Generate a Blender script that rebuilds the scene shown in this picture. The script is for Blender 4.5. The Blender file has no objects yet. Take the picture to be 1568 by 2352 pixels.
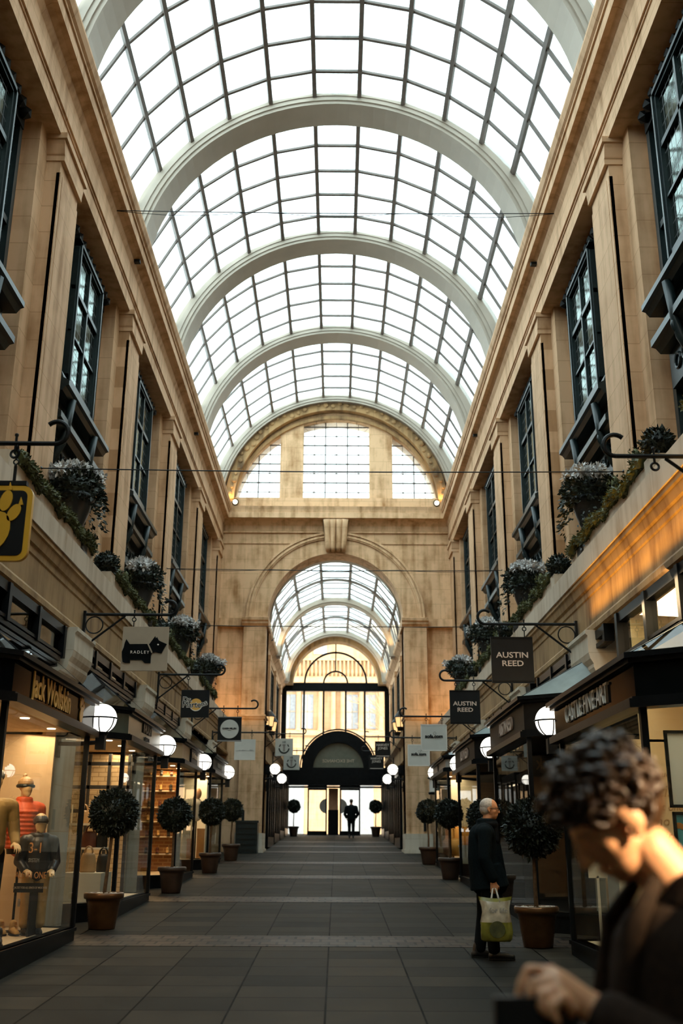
import bpy, bmesh, math, random
from mathutils import Vector, Matrix, Euler, noise
PI = math.pi
C = bpy.context.scene.collection
SC = bpy.context.scene
random.seed(7)
SLOPE = 0.0377
def fz(y): return SLOPE * y
# ------------------------------------------------------------------ camera, world, sun, exposure
cam_d = bpy.data.cameras.new('camera'); cam = bpy.data.objects.new('camera', cam_d); C.objects.link(cam)
SC.camera = cam
cam_d.sensor_fit = 'VERTICAL'; cam_d.sensor_height = 36.0; cam_d.sensor_width = 24.0
cam_d.lens = 2339.77 / 2352 * 36.0
cam_d.clip_start = 0.05; cam_d.clip_end = 400
TH, YAW, ROLL = 0.31376, 0.00341, 0.00469
_f = Vector((math.sin(YAW) * math.cos(TH), math.cos(YAW) * math.cos(TH), math.sin(TH)))
_r = Vector((math.cos(YAW), -math.sin(YAW), 0)); _u = _r.cross(_f)
_r2 = math.cos(ROLL) * _r + math.sin(ROLL) * _u; _u2 = _r2.cross(_f)
cam.matrix_world = Matrix(((_r2.x, _u2.x, -_f.x, 0.083), (_r2.y, _u2.y, -_f.y, 0), (_r2.z, _u2.z, -_f.z, 1.674), (0, 0, 0, 1)))
cam_d.dof.use_dof = True; cam_d.dof.focus_distance = 13.5; cam_d.dof.aperture_fstop = 1.7
SC.view_settings.view_transform = 'Standard'; SC.view_settings.look = 'None'
SC.view_settings.gamma = 1.0; SC.view_settings.use_curve_mapping = False
SC.view_settings.exposure = 0.0
SKY = 5.0
w = bpy.data.worlds.new('sky'); SC.world = w; w.use_nodes = True
wn = w.node_tree.nodes; wl = w.node_tree.links
bg = wn['Background']; bg.inputs['Strength'].default_value = SKY
wc = wn.new('ShaderNodeTexCoord'); wno = wn.new('ShaderNodeTexNoise'); wno.inputs['Scale'].default_value = 3.0
wr = wn.new('ShaderNodeValToRGB'); wr.color_ramp.elements[0].color = (0.74, 0.87, 0.91, 1); wr.color_ramp.elements[1].color = (0.92, 1.0, 1.0, 1)
wl.new(wc.outputs['Generated'], wno.inputs['Vector']); wl.new(wno.outputs['Fac'], wr.inputs['Fac']); wl.new(wr.outputs['Color'], bg.inputs['Color'])
def lamp(name, kind, loc, energy, color, target=None, **kw):
    d = bpy.data.lights.new(name, kind); d.energy = energy; d.color = color
    for k, v in kw.items(): setattr(d, k, v)
    o = bpy.data.objects.new(name, d); C.objects.link(o); o.location = loc
    if target is not None:
        o.rotation_euler = (Vector(target) - Vector(loc)).to_track_quat('-Z', 'Y').to_euler()
    return o
lamp('sun', 'SUN', (40, -20, 40), 6.5, (1.0, 0.80, 0.56), target=(40 - 75, -20 + 42, 40 - 48), angle=0.01)
cy = SC.cycles
cy.max_bounces = 7; cy.diffuse_bounces = 2; cy.glossy_bounces = 3; cy.transmission_bounces = 4; cy.transparent_max_bounces = 14
cy.caustics_reflective = False; cy.caustics_refractive = False; cy.sample_clamp_indirect = 4.0
cy.use_denoising = True
# ------------------------------------------------------------------ materials
def nt(name):
    m = bpy.data.materials.new(name); m.use_nodes = True
    return m, m.node_tree.nodes, m.node_tree.links, m.node_tree.nodes['Principled BSDF']
def lerp(a, b, t): return tuple(x + (y - x) * t for x, y in zip(a, b))
def mat(name, col, rough=0.6, metal=0.0, var=0.15, scale=6.0, bump=0.0, emit=None, estr=0.0, spec=0.5, coord='Object', stretch=None, sheen=0.0):
    m, n, l, b = nt(name)
    b.inputs['Roughness'].default_value = rough; b.inputs['Metallic'].default_value = metal
    b.inputs['Specular IOR Level'].default_value = spec
    tc = n.new('ShaderNodeTexCoord'); no = n.new('ShaderNodeTexNoise'); no.inputs['Scale'].default_value = scale; no.inputs['Detail'].default_value = 5
    src = tc.outputs[coord]
    if stretch:
        mp = n.new('ShaderNodeMapping'); mp.inputs['Scale'].default_value = stretch; l.new(src, mp.inputs['Vector']); src = mp.outputs['Vector']
    l.new(src, no.inputs['Vector'])
    r = n.new('ShaderNodeValToRGB'); r.color_ramp.elements[0].position = 0.3; r.color_ramp.elements[1].position = 0.7
    r.color_ramp.elements[0].color = (*[max(0, c * (1 - var)) for c in col], 1); r.color_ramp.elements[1].color = (*[min(1, c * (1 + var)) for c in col], 1)
    l.new(no.outputs['Fac'], r.inputs['Fac']); l.new(r.outputs['Color'], b.inputs['Base Color'])
    if bump:
        bp = n.new('ShaderNodeBump'); bp.inputs['Strength'].default_value = bump; bp.inputs['Distance'].default_value = 0.01
        l.new(no.outputs['Fac'], bp.inputs['Height']); l.new(bp.outputs['Normal'], b.inputs['Normal'])
    if emit: b.inputs['Emission Color'].default_value = (*emit, 1); b.inputs['Emission Strength'].default_value = estr
    if sheen: b.inputs['Sheen Weight'].default_value = sheen
    return m
def stone(name, col, stain, axis, bw=0.9, bh=0.42, joint=0.55, rough=0.75, streak=1.0, blotch=0.9):
    """ashlar: thin joints (axis 'y' for side walls, 'x' for end walls), blotches and vertical weather streaks, all in world space"""
    m, n, l, b = nt(name); b.inputs['Roughness'].default_value = rough; b.inputs['Specular IOR Level'].default_value = 0.25
    g = n.new('ShaderNodeNewGeometry'); sp = n.new('ShaderNodeSeparateXYZ'); l.new(g.outputs['Position'], sp.inputs[0])
    cb = n.new('ShaderNodeCombineXYZ'); l.new(sp.outputs['Y' if axis == 'y' else 'X'], cb.inputs[0]); l.new(sp.outputs['Z'], cb.inputs[1])
    br = n.new('ShaderNodeTexBrick'); l.new(cb.outputs[0], br.inputs['Vector'])
    br.inputs['Scale'].default_value = 1; br.inputs['Brick Width'].default_value = bw; br.inputs['Row Height'].default_value = bh
    br.inputs['Mortar Size'].default_value = 0.006; br.inputs['Mortar Smooth'].default_value = 0.3
    br.inputs['Color1'].default_value = (*lerp(col, stain, 0.06), 1); br.inputs['Color2'].default_value = (*[min(1, c * 1.04) for c in col], 1)
    br.inputs['Mortar'].default_value = (*lerp(col, stain, joint), 1)
    n1 = n.new('ShaderNodeTexNoise'); n1.inputs['Scale'].default_value = blotch; n1.inputs['Detail'].default_value = 6; n1.inputs['Roughness'].default_value = 0.6
    l.new(g.outputs['Position'], n1.inputs['Vector'])
    mp = n.new('ShaderNodeMapping'); mp.inputs['Scale'].default_value = (5, 5, 0.5); l.new(g.outputs['Position'], mp.inputs['Vector'])
    n2 = n.new('ShaderNodeTexNoise'); n2.inputs['Scale'].default_value = 1.0; n2.inputs['Detail'].default_value = 5; l.new(mp.outputs['Vector'], n2.inputs['Vector'])
    mm = n.new('ShaderNodeMath'); mm.operation = 'MULTIPLY'; l.new(n1.outputs['Fac'], mm.inputs[0]); l.new(n2.outputs['Fac'], mm.inputs[1])
    mr = n.new('ShaderNodeMapRange'); mr.inputs['From Min'].default_value = 0.2; mr.inputs['From Max'].default_value = 0.42; mr.inputs['To Max'].default_value = 0.75 * streak
    l.new(mm.outputs[0], mr.inputs['Value'])
    mx = n.new('ShaderNodeMixRGB'); l.new(mr.outputs[0], mx.inputs['Fac']); l.new(br.outputs['Color'], mx.inputs['Color1']); mx.inputs['Color2'].default_value = (*stain, 1)
    l.new(mx.outputs[0], b.inputs['Base Color'])
    bp = n.new('ShaderNodeBump'); bp.inputs['Strength'].default_value = 0.25; bp.inputs['Distance'].default_value = 0.01
    l.new(n2.outputs['Fac'], bp.inputs['Height']); l.new(bp.outputs['Normal'], b.inputs['Normal'])
    return m
def bricks(name, c1, c2, mortar, w, h, ms, vec='yz', rough=0.7, offset=0.5, bump=0.4, spec=0.5, var=0.0):
    m, n, l, b = nt(name); b.inputs['Roughness'].default_value = rough; b.inputs['Specular IOR Level'].default_value = spec
    g = n.new('ShaderNodeNewGeometry'); sp = n.new('ShaderNodeSeparateXYZ'); l.new(g.outputs['Position'], sp.inputs[0])
    cb = n.new('ShaderNodeCombineXYZ'); l.new(sp.outputs[vec[0].upper()], cb.inputs[0]); l.new(sp.outputs[vec[1].upper()], cb.inputs[1])
    br = n.new('ShaderNodeTexBrick'); br.offset = offset; l.new(cb.outputs[0], br.inputs['Vector']); br.inputs['Scale'].default_value = 1
    br.inputs['Brick Width'].default_value = w; br.inputs['Row Height'].default_value = h; br.inputs['Mortar Size'].default_value = ms
    br.inputs['Color1'].default_value = (*c1, 1); br.inputs['Color2'].default_value = (*c2, 1); br.inputs['Mortar'].default_value = (*mortar, 1)
    no = n.new('ShaderNodeTexNoise'); no.inputs['Scale'].default_value = 2.2; no.inputs['Detail'].default_value = 6; l.new(g.outputs['Position'], no.inputs['Vector'])
    mr = n.new('ShaderNodeMapRange'); mr.inputs['From Min'].default_value = 0.3; mr.inputs['From Max'].default_value = 0.7
    mr.inputs['To Min'].default_value = 1 - var; mr.inputs['To Max'].default_value = 1 + var; l.new(no.outputs['Fac'], mr.inputs['Value'])
    mx = n.new('ShaderNodeMixRGB'); mx.blend_type = 'MULTIPLY'; mx.inputs['Fac'].default_value = 1; l.new(br.outputs['Color'], mx.inputs['Color1']); l.new(mr.outputs[0], mx.inputs['Color2'])
    l.new(mx.outputs[0], b.inputs['Base Color'])
    rr = n.new('ShaderNodeMapRange'); rr.inputs['To Min'].default_value = rough - 0.12; rr.inputs['To Max'].default_value = rough + 0.12; l.new(no.outputs['Fac'], rr.inputs['Value']); l.new(rr.outputs[0], b.inputs['Roughness'])
    bp = n.new('ShaderNodeBump'); bp.inputs['Strength'].default_value = bump; bp.inputs['Distance'].default_value = 0.008; bp.invert = True
    l.new(br.outputs['Fac'], bp.inputs['Height']); l.new(bp.outputs['Normal'], b.inputs['Normal'])
    return m
def glass(name, tint=(1, 1, 1), refl=1.0, ior=1.5, rough=0.0):
    m, n, l, b = nt(name); n.remove(b)
    t = n.new('ShaderNodeBsdfTransparent'); t.inputs['Color'].default_value = (*tint, 1)
    gl = n.new('ShaderNodeBsdfGlossy'); gl.inputs['Roughness'].default_value = rough
    fr = n.new('ShaderNodeFresnel'); fr.inputs['IOR'].default_value = ior
    mu = n.new('ShaderNodeMath'); mu.operation = 'MULTIPLY'; mu.inputs[1].default_value = refl; mu.use_clamp = True; l.new(fr.outputs[0], mu.inputs[0])
    ge = n.new('ShaderNodeNewGeometry'); iv = n.new('ShaderNodeMath'); iv.operation = 'SUBTRACT'; iv.inputs[0].default_value = 1; l.new(ge.outputs['Backfacing'], iv.inputs[1])
    m2 = n.new('ShaderNodeMath'); m2.operation = 'MULTIPLY'; l.new(mu.outputs[0], m2.inputs[0]); l.new(iv.outputs[0], m2.inputs[1]); mu = m2
    mx = n.new('ShaderNodeMixShader'); l.new(mu.outputs[0], mx.inputs[0]); l.new(t.outputs[0], mx.inputs[1]); l.new(gl.outputs[0], mx.inputs[2])
    l.new(mx.outputs[0], n['Material Output'].inputs['Surface']); return m
def roofglass(name, dirt):
    """wired roof glass: mostly clear, a little milky, with blotchy green grime"""
    m, n, l, b = nt(name); n.remove(b)
    g = n.new('ShaderNodeNewGeometry'); no = n.new('ShaderNodeTexNoise'); no.inputs['Scale'].default_value = 2.2; no.inputs['Detail'].default_value = 8; no.inputs['Roughness'].default_value = 0.7
    l.new(g.outputs['Position'], no.inputs['Vector'])
    mr = n.new('ShaderNodeMapRange'); mr.inputs['From Min'].default_value = 0.45; mr.inputs['From Max'].default_value = 0.75; mr.inputs['To Max'].default_value = dirt; l.new(no.outputs['Fac'], mr.inputs['Value'])
    t = n.new('ShaderNodeBsdfTransparent'); mx = n.new('ShaderNodeMixRGB'); l.new(mr.outputs[0], mx.inputs['Fac'])
    mx.inputs['Color1'].default_value = (0.93, 0.985, 1.0, 1); mx.inputs['Color2'].default_value = (0.22, 0.32, 0.30, 1); l.new(mx.outputs[0], t.inputs['Color'])
    tr = n.new('ShaderNodeBsdfTranslucent'); tr.inputs['Color'].default_value = (0.85, 0.93, 0.94, 1)
    ms = n.new('ShaderNodeMixShader'); ms.inputs[0].default_value = 0.22; l.new(t.outputs[0], ms.inputs[1]); l.new(tr.outputs[0], ms.inputs[2])
    l.new(ms.outputs[0], n['Material Output'].inputs['Surface']); return m
def leaded(name):
    """old window glass with a lattice of lead cames"""
    m, n, l, b = nt(name)
    g = n.new('ShaderNodeNewGeometry'); sp = n.new('ShaderNodeSeparateXYZ'); l.new(g.outputs['Position'], sp.inputs[0])
    cb = n.new('ShaderNodeCombineXYZ'); l.new(sp.outputs['Y'], cb.inputs[0]); l.new(sp.outputs['Z'], cb.inputs[1])
    br = n.new('ShaderNodeTexBrick'); br.offset = 0; br.inputs['Scale'].default_value = 1; br.inputs['Brick Width'].default_value = 0.155; br.inputs['Row Height'].default_value = 0.22
    br.inputs['Mortar Size'].default_value = 0.007; l.new(cb.outputs[0], br.inputs['Vector'])
    no = n.new('ShaderNodeTexNoise'); no.inputs['Scale'].default_value = 9; l.new(g.outputs['Position'], no.inputs['Vector'])
    bp = n.new('ShaderNodeBump'); bp.inputs['Strength'].default_value = 0.05; bp.inputs['Distance'].default_value = 0.01; l.new(no.outputs['Fac'], bp.inputs['Height'])
    b.inputs['Base Color'].default_value = (0.02, 0.022, 0.022, 1); b.inputs['Roughness'].default_value = 0.55
    gl = n.new('ShaderNodeBsdfGlossy'); gl.inputs['Roughness'].default_value = 0.05; gl.inputs['Color'].default_value = (0.62, 0.70, 0.66, 1); l.new(bp.outputs['Normal'], gl.inputs['Normal'])
    t = n.new('ShaderNodeBsdfTransparent'); t.inputs['Color'].default_value = (0.5, 0.55, 0.5, 1)
    lw = n.new('ShaderNodeFresnel'); lw.inputs['IOR'].default_value = 2.6
    iv = n.new('ShaderNodeMath'); iv.operation = 'SUBTRACT'; iv.inputs[0].default_value = 1; l.new(g.outputs['Backfacing'], iv.inputs[1]); mq = n.new('ShaderNodeMath'); mq.operation = 'MULTIPLY'; l.new(lw.outputs[0], mq.inputs[0]); l.new(iv.outputs[0], mq.inputs[1])
    ms = n.new('ShaderNodeMixShader'); l.new(mq.outputs[0], ms.inputs[0]); l.new(t.outputs[0], ms.inputs[1]); l.new(gl.outputs[0], ms.inputs[2])
    m2 = n.new('ShaderNodeMixShader'); l.new(br.outputs['Fac'], m2.inputs[0]); l.new(ms.outputs[0], m2.inputs[1]); l.new(b.outputs[0], m2.inputs[2])
    l.new(m2.outputs[0], n['Material Output'].inputs['Surface']); return m
ST = (0.72, 0.452, 0.262); STD = (0.30, 0.145, 0.05)
M = dict(
    stone_side=stone('stone_side', ST, STD, 'y', 1.1, 0.45), stone_end=stone('stone_end', (0.83, 0.535, 0.305), (0.34, 0.16, 0.05), 'x', 0.95, 0.55, streak=1.15, blotch=1.6),
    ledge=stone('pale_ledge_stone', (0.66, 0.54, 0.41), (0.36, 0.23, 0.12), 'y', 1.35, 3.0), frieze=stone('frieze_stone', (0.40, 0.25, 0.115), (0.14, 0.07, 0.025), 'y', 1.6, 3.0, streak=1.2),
    pier=stone('pier_stone', (0.66, 0.58, 0.46), (0.38, 0.27, 0.15), 'y', 2, 0.6, joint=0.4), worn=stone('worn_arch_stone', (0.48, 0.29, 0.13), (0.12, 0.07, 0.035), 'x', 0.7, 3.0, streak=1.3),
    rib=mat('painted_rib', (0.46, 0.39, 0.31), 0.55, var=0.06, scale=2), bar=mat('glazing_bar_paint', (0.16, 0.13, 0.11), 0.5, var=0.15),
    gutter=mat('gutter_dark', (0.02, 0.028, 0.03), 0.5), roofglass=roofglass('roof_glass', 0.12), roofdirt=roofglass('grimy_roof_glass', 0.6),
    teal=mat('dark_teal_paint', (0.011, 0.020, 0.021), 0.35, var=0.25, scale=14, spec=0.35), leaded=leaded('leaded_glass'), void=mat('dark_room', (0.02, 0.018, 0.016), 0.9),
    black=mat('black_paint', (0.007, 0.008, 0.009), 0.3, var=0.2, spec=0.06), gloss=mat('gloss_black', (0.004, 0.005, 0.0055), 0.08, var=0.2, spec=0.02), iron=mat('black_iron', (0.006, 0.007, 0.0075), 0.5, var=0.2, spec=0.25), charcoal=mat('charcoal_paint', (0.014, 0.013, 0.012), 0.45, var=0.15, spec=0.06),
    sage=mat('grey_green_fascia', (0.10, 0.115, 0.09), 0.25, var=0.1, spec=0.6), creamf=mat('cream_fascia', (0.62, 0.42, 0.24), 0.4, var=0.08), greyf=mat('pale_grey_fascia', (0.42, 0.40, 0.36), 0.4, var=0.06),
    lead=mat('lead_roof', (0.16, 0.20, 0.19), 0.5, var=0.25, scale=3), shopglass=glass('shop_glass', (0.93, 0.95, 0.94), 1.0, 1.6), canopyglass=glass('canopy_glass', (0.80, 0.86, 0.86), 1.3, 1.6),
    clear=glass('clear_glass', (0.97, 0.98, 0.98), 1.0, 1.4), globe=None,
    floor=bricks('floor_slabs', (0.036, 0.031, 0.024), (0.019, 0.018, 0.0155), (0.003, 0.003, 0.0025), 0.80, 0.58, 0.009, 'xy', rough=0.6, offset=0.0, bump=0.6, spec=0.025, var=0.3),
    setts=bricks('paving_setts', (0.050, 0.033, 0.024), (0.017, 0.015, 0.012), (0.003, 0.003, 0.003), 0.21, 0.25, 0.016, 'xy', rough=0.5, offset=0.5, bump=0.6, spec=0.08, var=0.2),
    copper=mat('bronze_pot', (0.11, 0.052, 0.02), 0.32, metal=0.55, var=0.3, scale=5), terracotta=mat('brown_pot', (0.045, 0.025, 0.016), 0.45, var=0.25), gravel=mat('white_gravel', (0.6, 0.52, 0.42), 0.9, var=0.7, scale=70, bump=1.0),
    leaf=mat('dark_leaf', (0.013, 0.019, 0.012), 0.5, var=0.5, scale=12), leafg=mat('moss_leaf', (0.075, 0.078, 0.02), 0.7, var=0.6, scale=9), ivy=mat('ivy_leaf', (0.022, 0.03, 0.018), 0.5, var=0.6, scale=14),
    blossom=mat('white_blossom', (0.62, 0.60, 0.58), 0.8, var=0.35, scale=20), trunk=mat('trunk_bark', (0.10, 0.055, 0.025), 0.8, var=0.4, scale=20, bump=0.5), urn=mat('urn_dark', (0.03, 0.032, 0.034), 0.35, var=0.25),
    cream=mat('cream_wall', (0.62, 0.45, 0.27), 0.8, var=0.05, scale=2), whitebox=mat('white_box', (0.70, 0.62, 0.50), 0.6, var=0.04), wood=mat('pale_board', (0.55, 0.42, 0.27), 0.6, var=0.1, scale=4),
    brickw=bricks('interior_brick', (0.36, 0.15, 0.05), (0.20, 0.08, 0.025), (0.42, 0.24, 0.09), 0.225, 0.077, 0.012, 'yz', rough=0.8), whitebrick=bricks('painted_brick', (0.62, 0.45, 0.26), (0.56, 0.40, 0.22), (0.36, 0.24, 0.12), 0.225, 0.077, 0.008, 'yz', rough=0.7), whitebrickx=bricks('painted_brick_end', (0.62, 0.45, 0.26), (0.56, 0.40, 0.22), (0.36, 0.24, 0.12), 0.225, 0.077, 0.008, 'xz', rough=0.7), brickx=bricks('interior_brick_end', (0.36, 0.15, 0.05), (0.20, 0.08, 0.025), (0.42, 0.24, 0.09), 0.225, 0.077, 0.012, 'xz', rough=0.8),
    gold=mat('gold_letter', (0.85, 0.46, 0.10), 0.5, var=0.05), white=mat('white_letter', (0.85, 0.80, 0.72), 0.5, var=0.03), pink=mat('pale_letter', (0.80, 0.62, 0.50), 0.5, var=0.03), yellow=mat('yellow_paint', (0.80, 0.42, 0.03), 0.4, var=0.06),
    signtan=mat('taupe_board', (0.42, 0.34, 0.25), 0.5, var=0.05), signwhite=mat('pale_board_sign', (0.62, 0.61, 0.55), 0.5, var=0.04), signcool=mat('cool_white_sign', (0.50, 0.56, 0.54), 0.5, var=0.04), grey=mat('grey_metal', (0.30, 0.30, 0.29), 0.4, metal=0.4),
    skin=mat('skin', (0.56, 0.29, 0.15), 0.5, var=0.08, scale=18), skinold=mat('skin_older', (0.55, 0.25, 0.12), 0.55, var=0.14, scale=25), mann=mat('mannequin', (0.60, 0.40, 0.19), 0.4, var=0.03),
    hairdark=mat('dark_brown_hair', (0.040, 0.020, 0.009), 0.33, var=0.5, scale=40, bump=0.4), hairgrey=mat('grey_hair', (0.42, 0.38, 0.34), 0.6, var=0.25, scale=50, bump=0.4), coatblack=mat('navy_black_wool', (0.004, 0.0075, 0.009), 0.9, var=0.3, scale=60, spec=0.08),
    coatbrown=mat('dark_brown_wool', (0.016, 0.009, 0.005), 0.9, var=0.3, scale=60, spec=0.15), trousers=mat('dark_trousers', (0.005, 0.006, 0.007), 0.85, spec=0.1), shoe=mat('black_leather', (0.010, 0.010, 0.011), 0.4),
    orange=mat('red_orange_fabric', (0.62, 0.085, 0.016), 0.55, var=0.2, scale=10), khaki=mat('khaki_cloth', (0.48, 0.29, 0.10), 0.8, var=0.2, scale=12), olive=mat('mustard_jacket', (0.30, 0.19, 0.06), 0.7, var=0.25), tanboot=mat('tan_suede', (0.52, 0.32, 0.12), 0.8, var=0.2, scale=25),
    bag=mat('green_plastic', (0.20, 0.19, 0.03), 0.25, var=0.35, scale=6, bump=.5), bagwhite=mat('clear_white_plastic', (0.36, 0.31, 0.22), 0.2, var=0.4, scale=8, bump=.6), bagtan=mat('tan_leather', (0.40, 0.24, 0.11), 0.4, var=0.2), bagdark=mat('oxblood_leather', (0.10, 0.025, 0.015), 0.35), sofa=mat('mustard_fabric', (0.58, 0.28, 0.05), 0.8, var=0.1), pinkf=mat('peach_fabric', (0.62, 0.34, 0.20), 0.8, var=0.1),
    facade=stone('sunlit_facade', (0.62, 0.40, 0.22), (0.40, 0.20, 0.07), 'x', 0.9, 0.4, streak=0.8), facadewin=mat('facade_window', (0.32, 0.33, 0.34), 0.3), road=mat('street', (0.62, 0.58, 0.54), 0.8), outer=mat('outer_brick', (0.35, 0.30, 0.26), 0.9),
    printo=mat('orange_print', (0.55, 0.22, 0.05), 0.6), cyan=mat('cyan_paint', (0.10, 0.42, 0.50), 0.5, var=0.3, scale=8), balloon=mat('peach_balloon', (0.72, 0.36, 0.17), 0.35, var=0.03), twig=mat('pale_twig', (0.55, 0.36, 0.2), 0.8))
M['skin'].node_tree.nodes['Principled BSDF'].inputs['Subsurface Weight'].default_value = 0.25
M['skin'].node_tree.nodes['Principled BSDF'].inputs['Subsurface Radius'].default_value = (0.03, 0.008, 0.003)
def emis(name, col, s):
    m, n, l, b = nt(name); b.inputs['Base Color'].default_value = (*col, 1); b.inputs['Emission Color'].default_value = (*col, 1); b.inputs['Emission Strength'].default_value = s; return m
M['globe'] = emis('lit_globe', (1.0, 0.95, 0.84), 2.6)
M['downlight'] = emis('lit_downlight', (1.0, 0.80, 0.52), 5.0)
M['flood'] = emis('lit_floodlight', (1.0, 0.80, 0.5), 6.0)
M['lanternlit'] = emis('lit_lantern', (1.0, 0.62, 0.26), 1.1)
# ------------------------------------------------------------------ helpers
def V(*a): return Vector(a)
class MB:
    def __init__(s): s.b = bmesh.new()
    def box(s, x0, x1, y0, y1, z0, z1):
        x0, x1 = sorted((x0, x1)); y0, y1 = sorted((y0, y1)); z0, z1 = sorted((z0, z1))
        v = [s.b.verts.new(p) for p in ((x0, y0, z0), (x1, y0, z0), (x1, y1, z0), (x0, y1, z0), (x0, y0, z1), (x1, y0, z1), (x1, y1, z1), (x0, y1, z1))]
        for f in ((0, 3, 2, 1), (4, 5, 6, 7), (0, 1, 5, 4), (1, 2, 6, 5), (2, 3, 7, 6), (3, 0, 4, 7)): s.b.faces.new([v[i] for i in f])
        return s
    def prism(s, pts, vec):
        """closed polygon pts pushed along vec"""
        vec = Vector(vec); a = [s.b.verts.new(Vector(p)) for p in pts]; c = [s.b.verts.new(Vector(p) + vec) for p in pts]; n = len(pts)
        s.b.faces.new(a); s.b.faces.new(c[::-1])
        for i in range(n): s.b.faces.new((a[i], c[i], c[(i + 1) % n], a[(i + 1) % n]))
        return s
    def profy(s, prof, y0, y1): return s.prism([(x, y0, z) for x, z in prof], (0, y1 - y0, 0))
    def profx(s, prof, x0, x1): return s.prism([(x0, y, z) for y, z in prof], (x1 - x0, 0, 0))
    def poly(s, pts): s.b.faces.new([s.b.verts.new(Vector(p)) for p in pts]); return s
    def tube(s, p0, p1, r0, r1=None, n=10, caps=True):
        r1 = r0 if r1 is None else r1; p0 = Vector(p0); p1 = Vector(p1); d = p1 - p0
        if d.length < 1e-7: return s
        q = d.to_track_quat('Z', 'Y').to_matrix(); A = []; B = []
        for i in range(n):
            a = 2 * PI * i / n; o = q @ Vector((math.cos(a), math.sin(a), 0)); A.append(s.b.verts.new(p0 + o * r0)); B.append(s.b.verts.new(p1 + o * r1))
        for i in range(n): s.b.faces.new((A[i], A[(i + 1) % n], B[(i + 1) % n], B[i]))
        if caps: s.b.faces.new(A[::-1]); s.b.faces.new(B)
        return s
    def path(s, pts, r, n=8):
        pts = [Vector(p) for p in pts]; rings = []
        up = None
        for i, p in enumerate(pts):
            t = (pts[min(i + 1, len(pts) - 1)] - pts[max(i - 1, 0)]).normalized()
            if up is None: up = t.orthogonal().normalized()
            up = (up - t * up.dot(t)).normalized(); sd = t.cross(up); rr = r[i] if isinstance(r, (list, tuple)) else r
            rings.append([s.b.verts.new(p + (up * math.cos(2 * PI * k / n) + sd * math.sin(2 * PI * k / n)) * rr) for k in range(n)])
        for a, b in zip(rings, rings[1:]):
            for k in range(n): s.b.faces.new((a[k], a[(k + 1) % n], b[(k + 1) % n], b[k]))
        s.b.faces.new(rings[0][::-1]); s.b.faces.new(rings[-1]); return s
    def ring(s, c, R, r, axis='y', n=24, m=6, a0=0, a1=2 * PI):
        full = abs(a1 - a0 - 2 * PI) < 1e-6; N = n if full else n + 1; c = Vector(c); rr = []
        for i in range(N):
            a = a0 + (a1 - a0) * i / n
            e = {'y': Vector((math.cos(a), 0, math.sin(a))), 'z': Vector((math.cos(a), math.sin(a), 0)), 'x': Vector((0, math.cos(a), math.sin(a)))}[axis]
            ax = {'y': V(0, 1, 0), 'z': V(0, 0, 1), 'x': V(1, 0, 0)}[axis]
            rr.append([s.b.verts.new(c + e * R + (e * math.cos(2 * PI * k / m) + ax * math.sin(2 * PI * k / m)) * r) for k in range(m)])
        for i in range(N if full else N - 1):
            a, b = rr[i], rr[(i + 1) % N]
            for k in range(m): s.b.faces.new((a[k], a[(k + 1) % m], b[(k + 1) % m], b[k]))
        if not full: s.b.faces.new(rr[0][::-1]); s.b.faces.new(rr[-1])
        return s
    def sph(s, c, r, sc=(1, 1, 1), u=16, v=10, rot=None):
        mt = Matrix.Translation(Vector(c)) @ (rot.to_matrix().to_4x4() if rot else Matrix()) @ Matrix.Diagonal((r * sc[0], r * sc[1], r * sc[2], 1))
        bmesh.ops.create_uvsphere(s.b, u_segments=u, v_segments=v, radius=1, matrix=mt); return s
    def ico(s, c, r, sub=1, sc=(1, 1, 1)):
        bmesh.ops.create_icosphere(s.b, subdivisions=sub, radius=1, matrix=Matrix.Translation(Vector(c)) @ Matrix.Diagonal((r * sc[0], r * sc[1], r * sc[2], 1))); return s
    def lathe(s, prof, c=(0, 0, 0), n=24):
        c = Vector(c); R = []
        for r, z in prof: R.append([s.b.verts.new(c + V(r * math.cos(2 * PI * k / n), r * math.sin(2 * PI * k / n), z)) for k in range(n)])
        for a, b in zip(R, R[1:]):
            for k in range(n): s.b.faces.new((a[k], a[(k + 1) % n], b[(k + 1) % n], b[k]))
        s.b.faces.new(R[0][::-1]); s.b.faces.new(R[-1]); return s
    def arc(s, cx, cz, r0, r1, y0, y1, a0=0.0, a1=PI, n=40, cz1=None):
        """arch ring in the XZ plane, thick in y"""
        cz1 = cz if cz1 is None else cz1; P = []
        for i in range(n + 1):
            a = a0 + (a1 - a0) * i / n; co, si = math.cos(a), math.sin(a)
            P.append([s.b.verts.new(p) for p in ((cx + r0 * co, y0, cz + r0 * si), (cx + r1 * co, y0, cz1 + r1 * si), (cx + r1 * co, y1, cz1 + r1 * si), (cx + r0 * co, y1, cz + r0 * si))])
        for a, b in zip(P, P[1:]):
            for k in range(4): s.b.faces.new((a[k], a[(k + 1) % 4], b[(k + 1) % 4], b[k]))
        s.b.faces.new(P[0][::-1]); s.b.faces.new(P[-1]); return s
    def sweep(s, path, o0, o1, z0, z1):
        """bar along a plan path of (x, y); offsets measured to the left of travel"""
        pts = [Vector(p) for p in path]; R = []
        for i, p in enumerate(pts):
            d0 = (pts[i] - pts[i - 1]).normalized() if i else (pts[1] - pts[0]).normalized(); d1 = (pts[i + 1] - pts[i]).normalized() if i < len(pts) - 1 else d0
            n0 = Vector((-d0.y, d0.x)); n1 = Vector((-d1.y, d1.x)); nn = (n0 + n1).normalized(); k = 1 / max(0.3, nn.dot(n0))
            a = p + nn * k * o0; b = p + nn * k * o1
            R.append([s.b.verts.new(q) for q in ((a.x, a.y, z0), (b.x, b.y, z0), (b.x, b.y, z1), (a.x, a.y, z1))])
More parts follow.
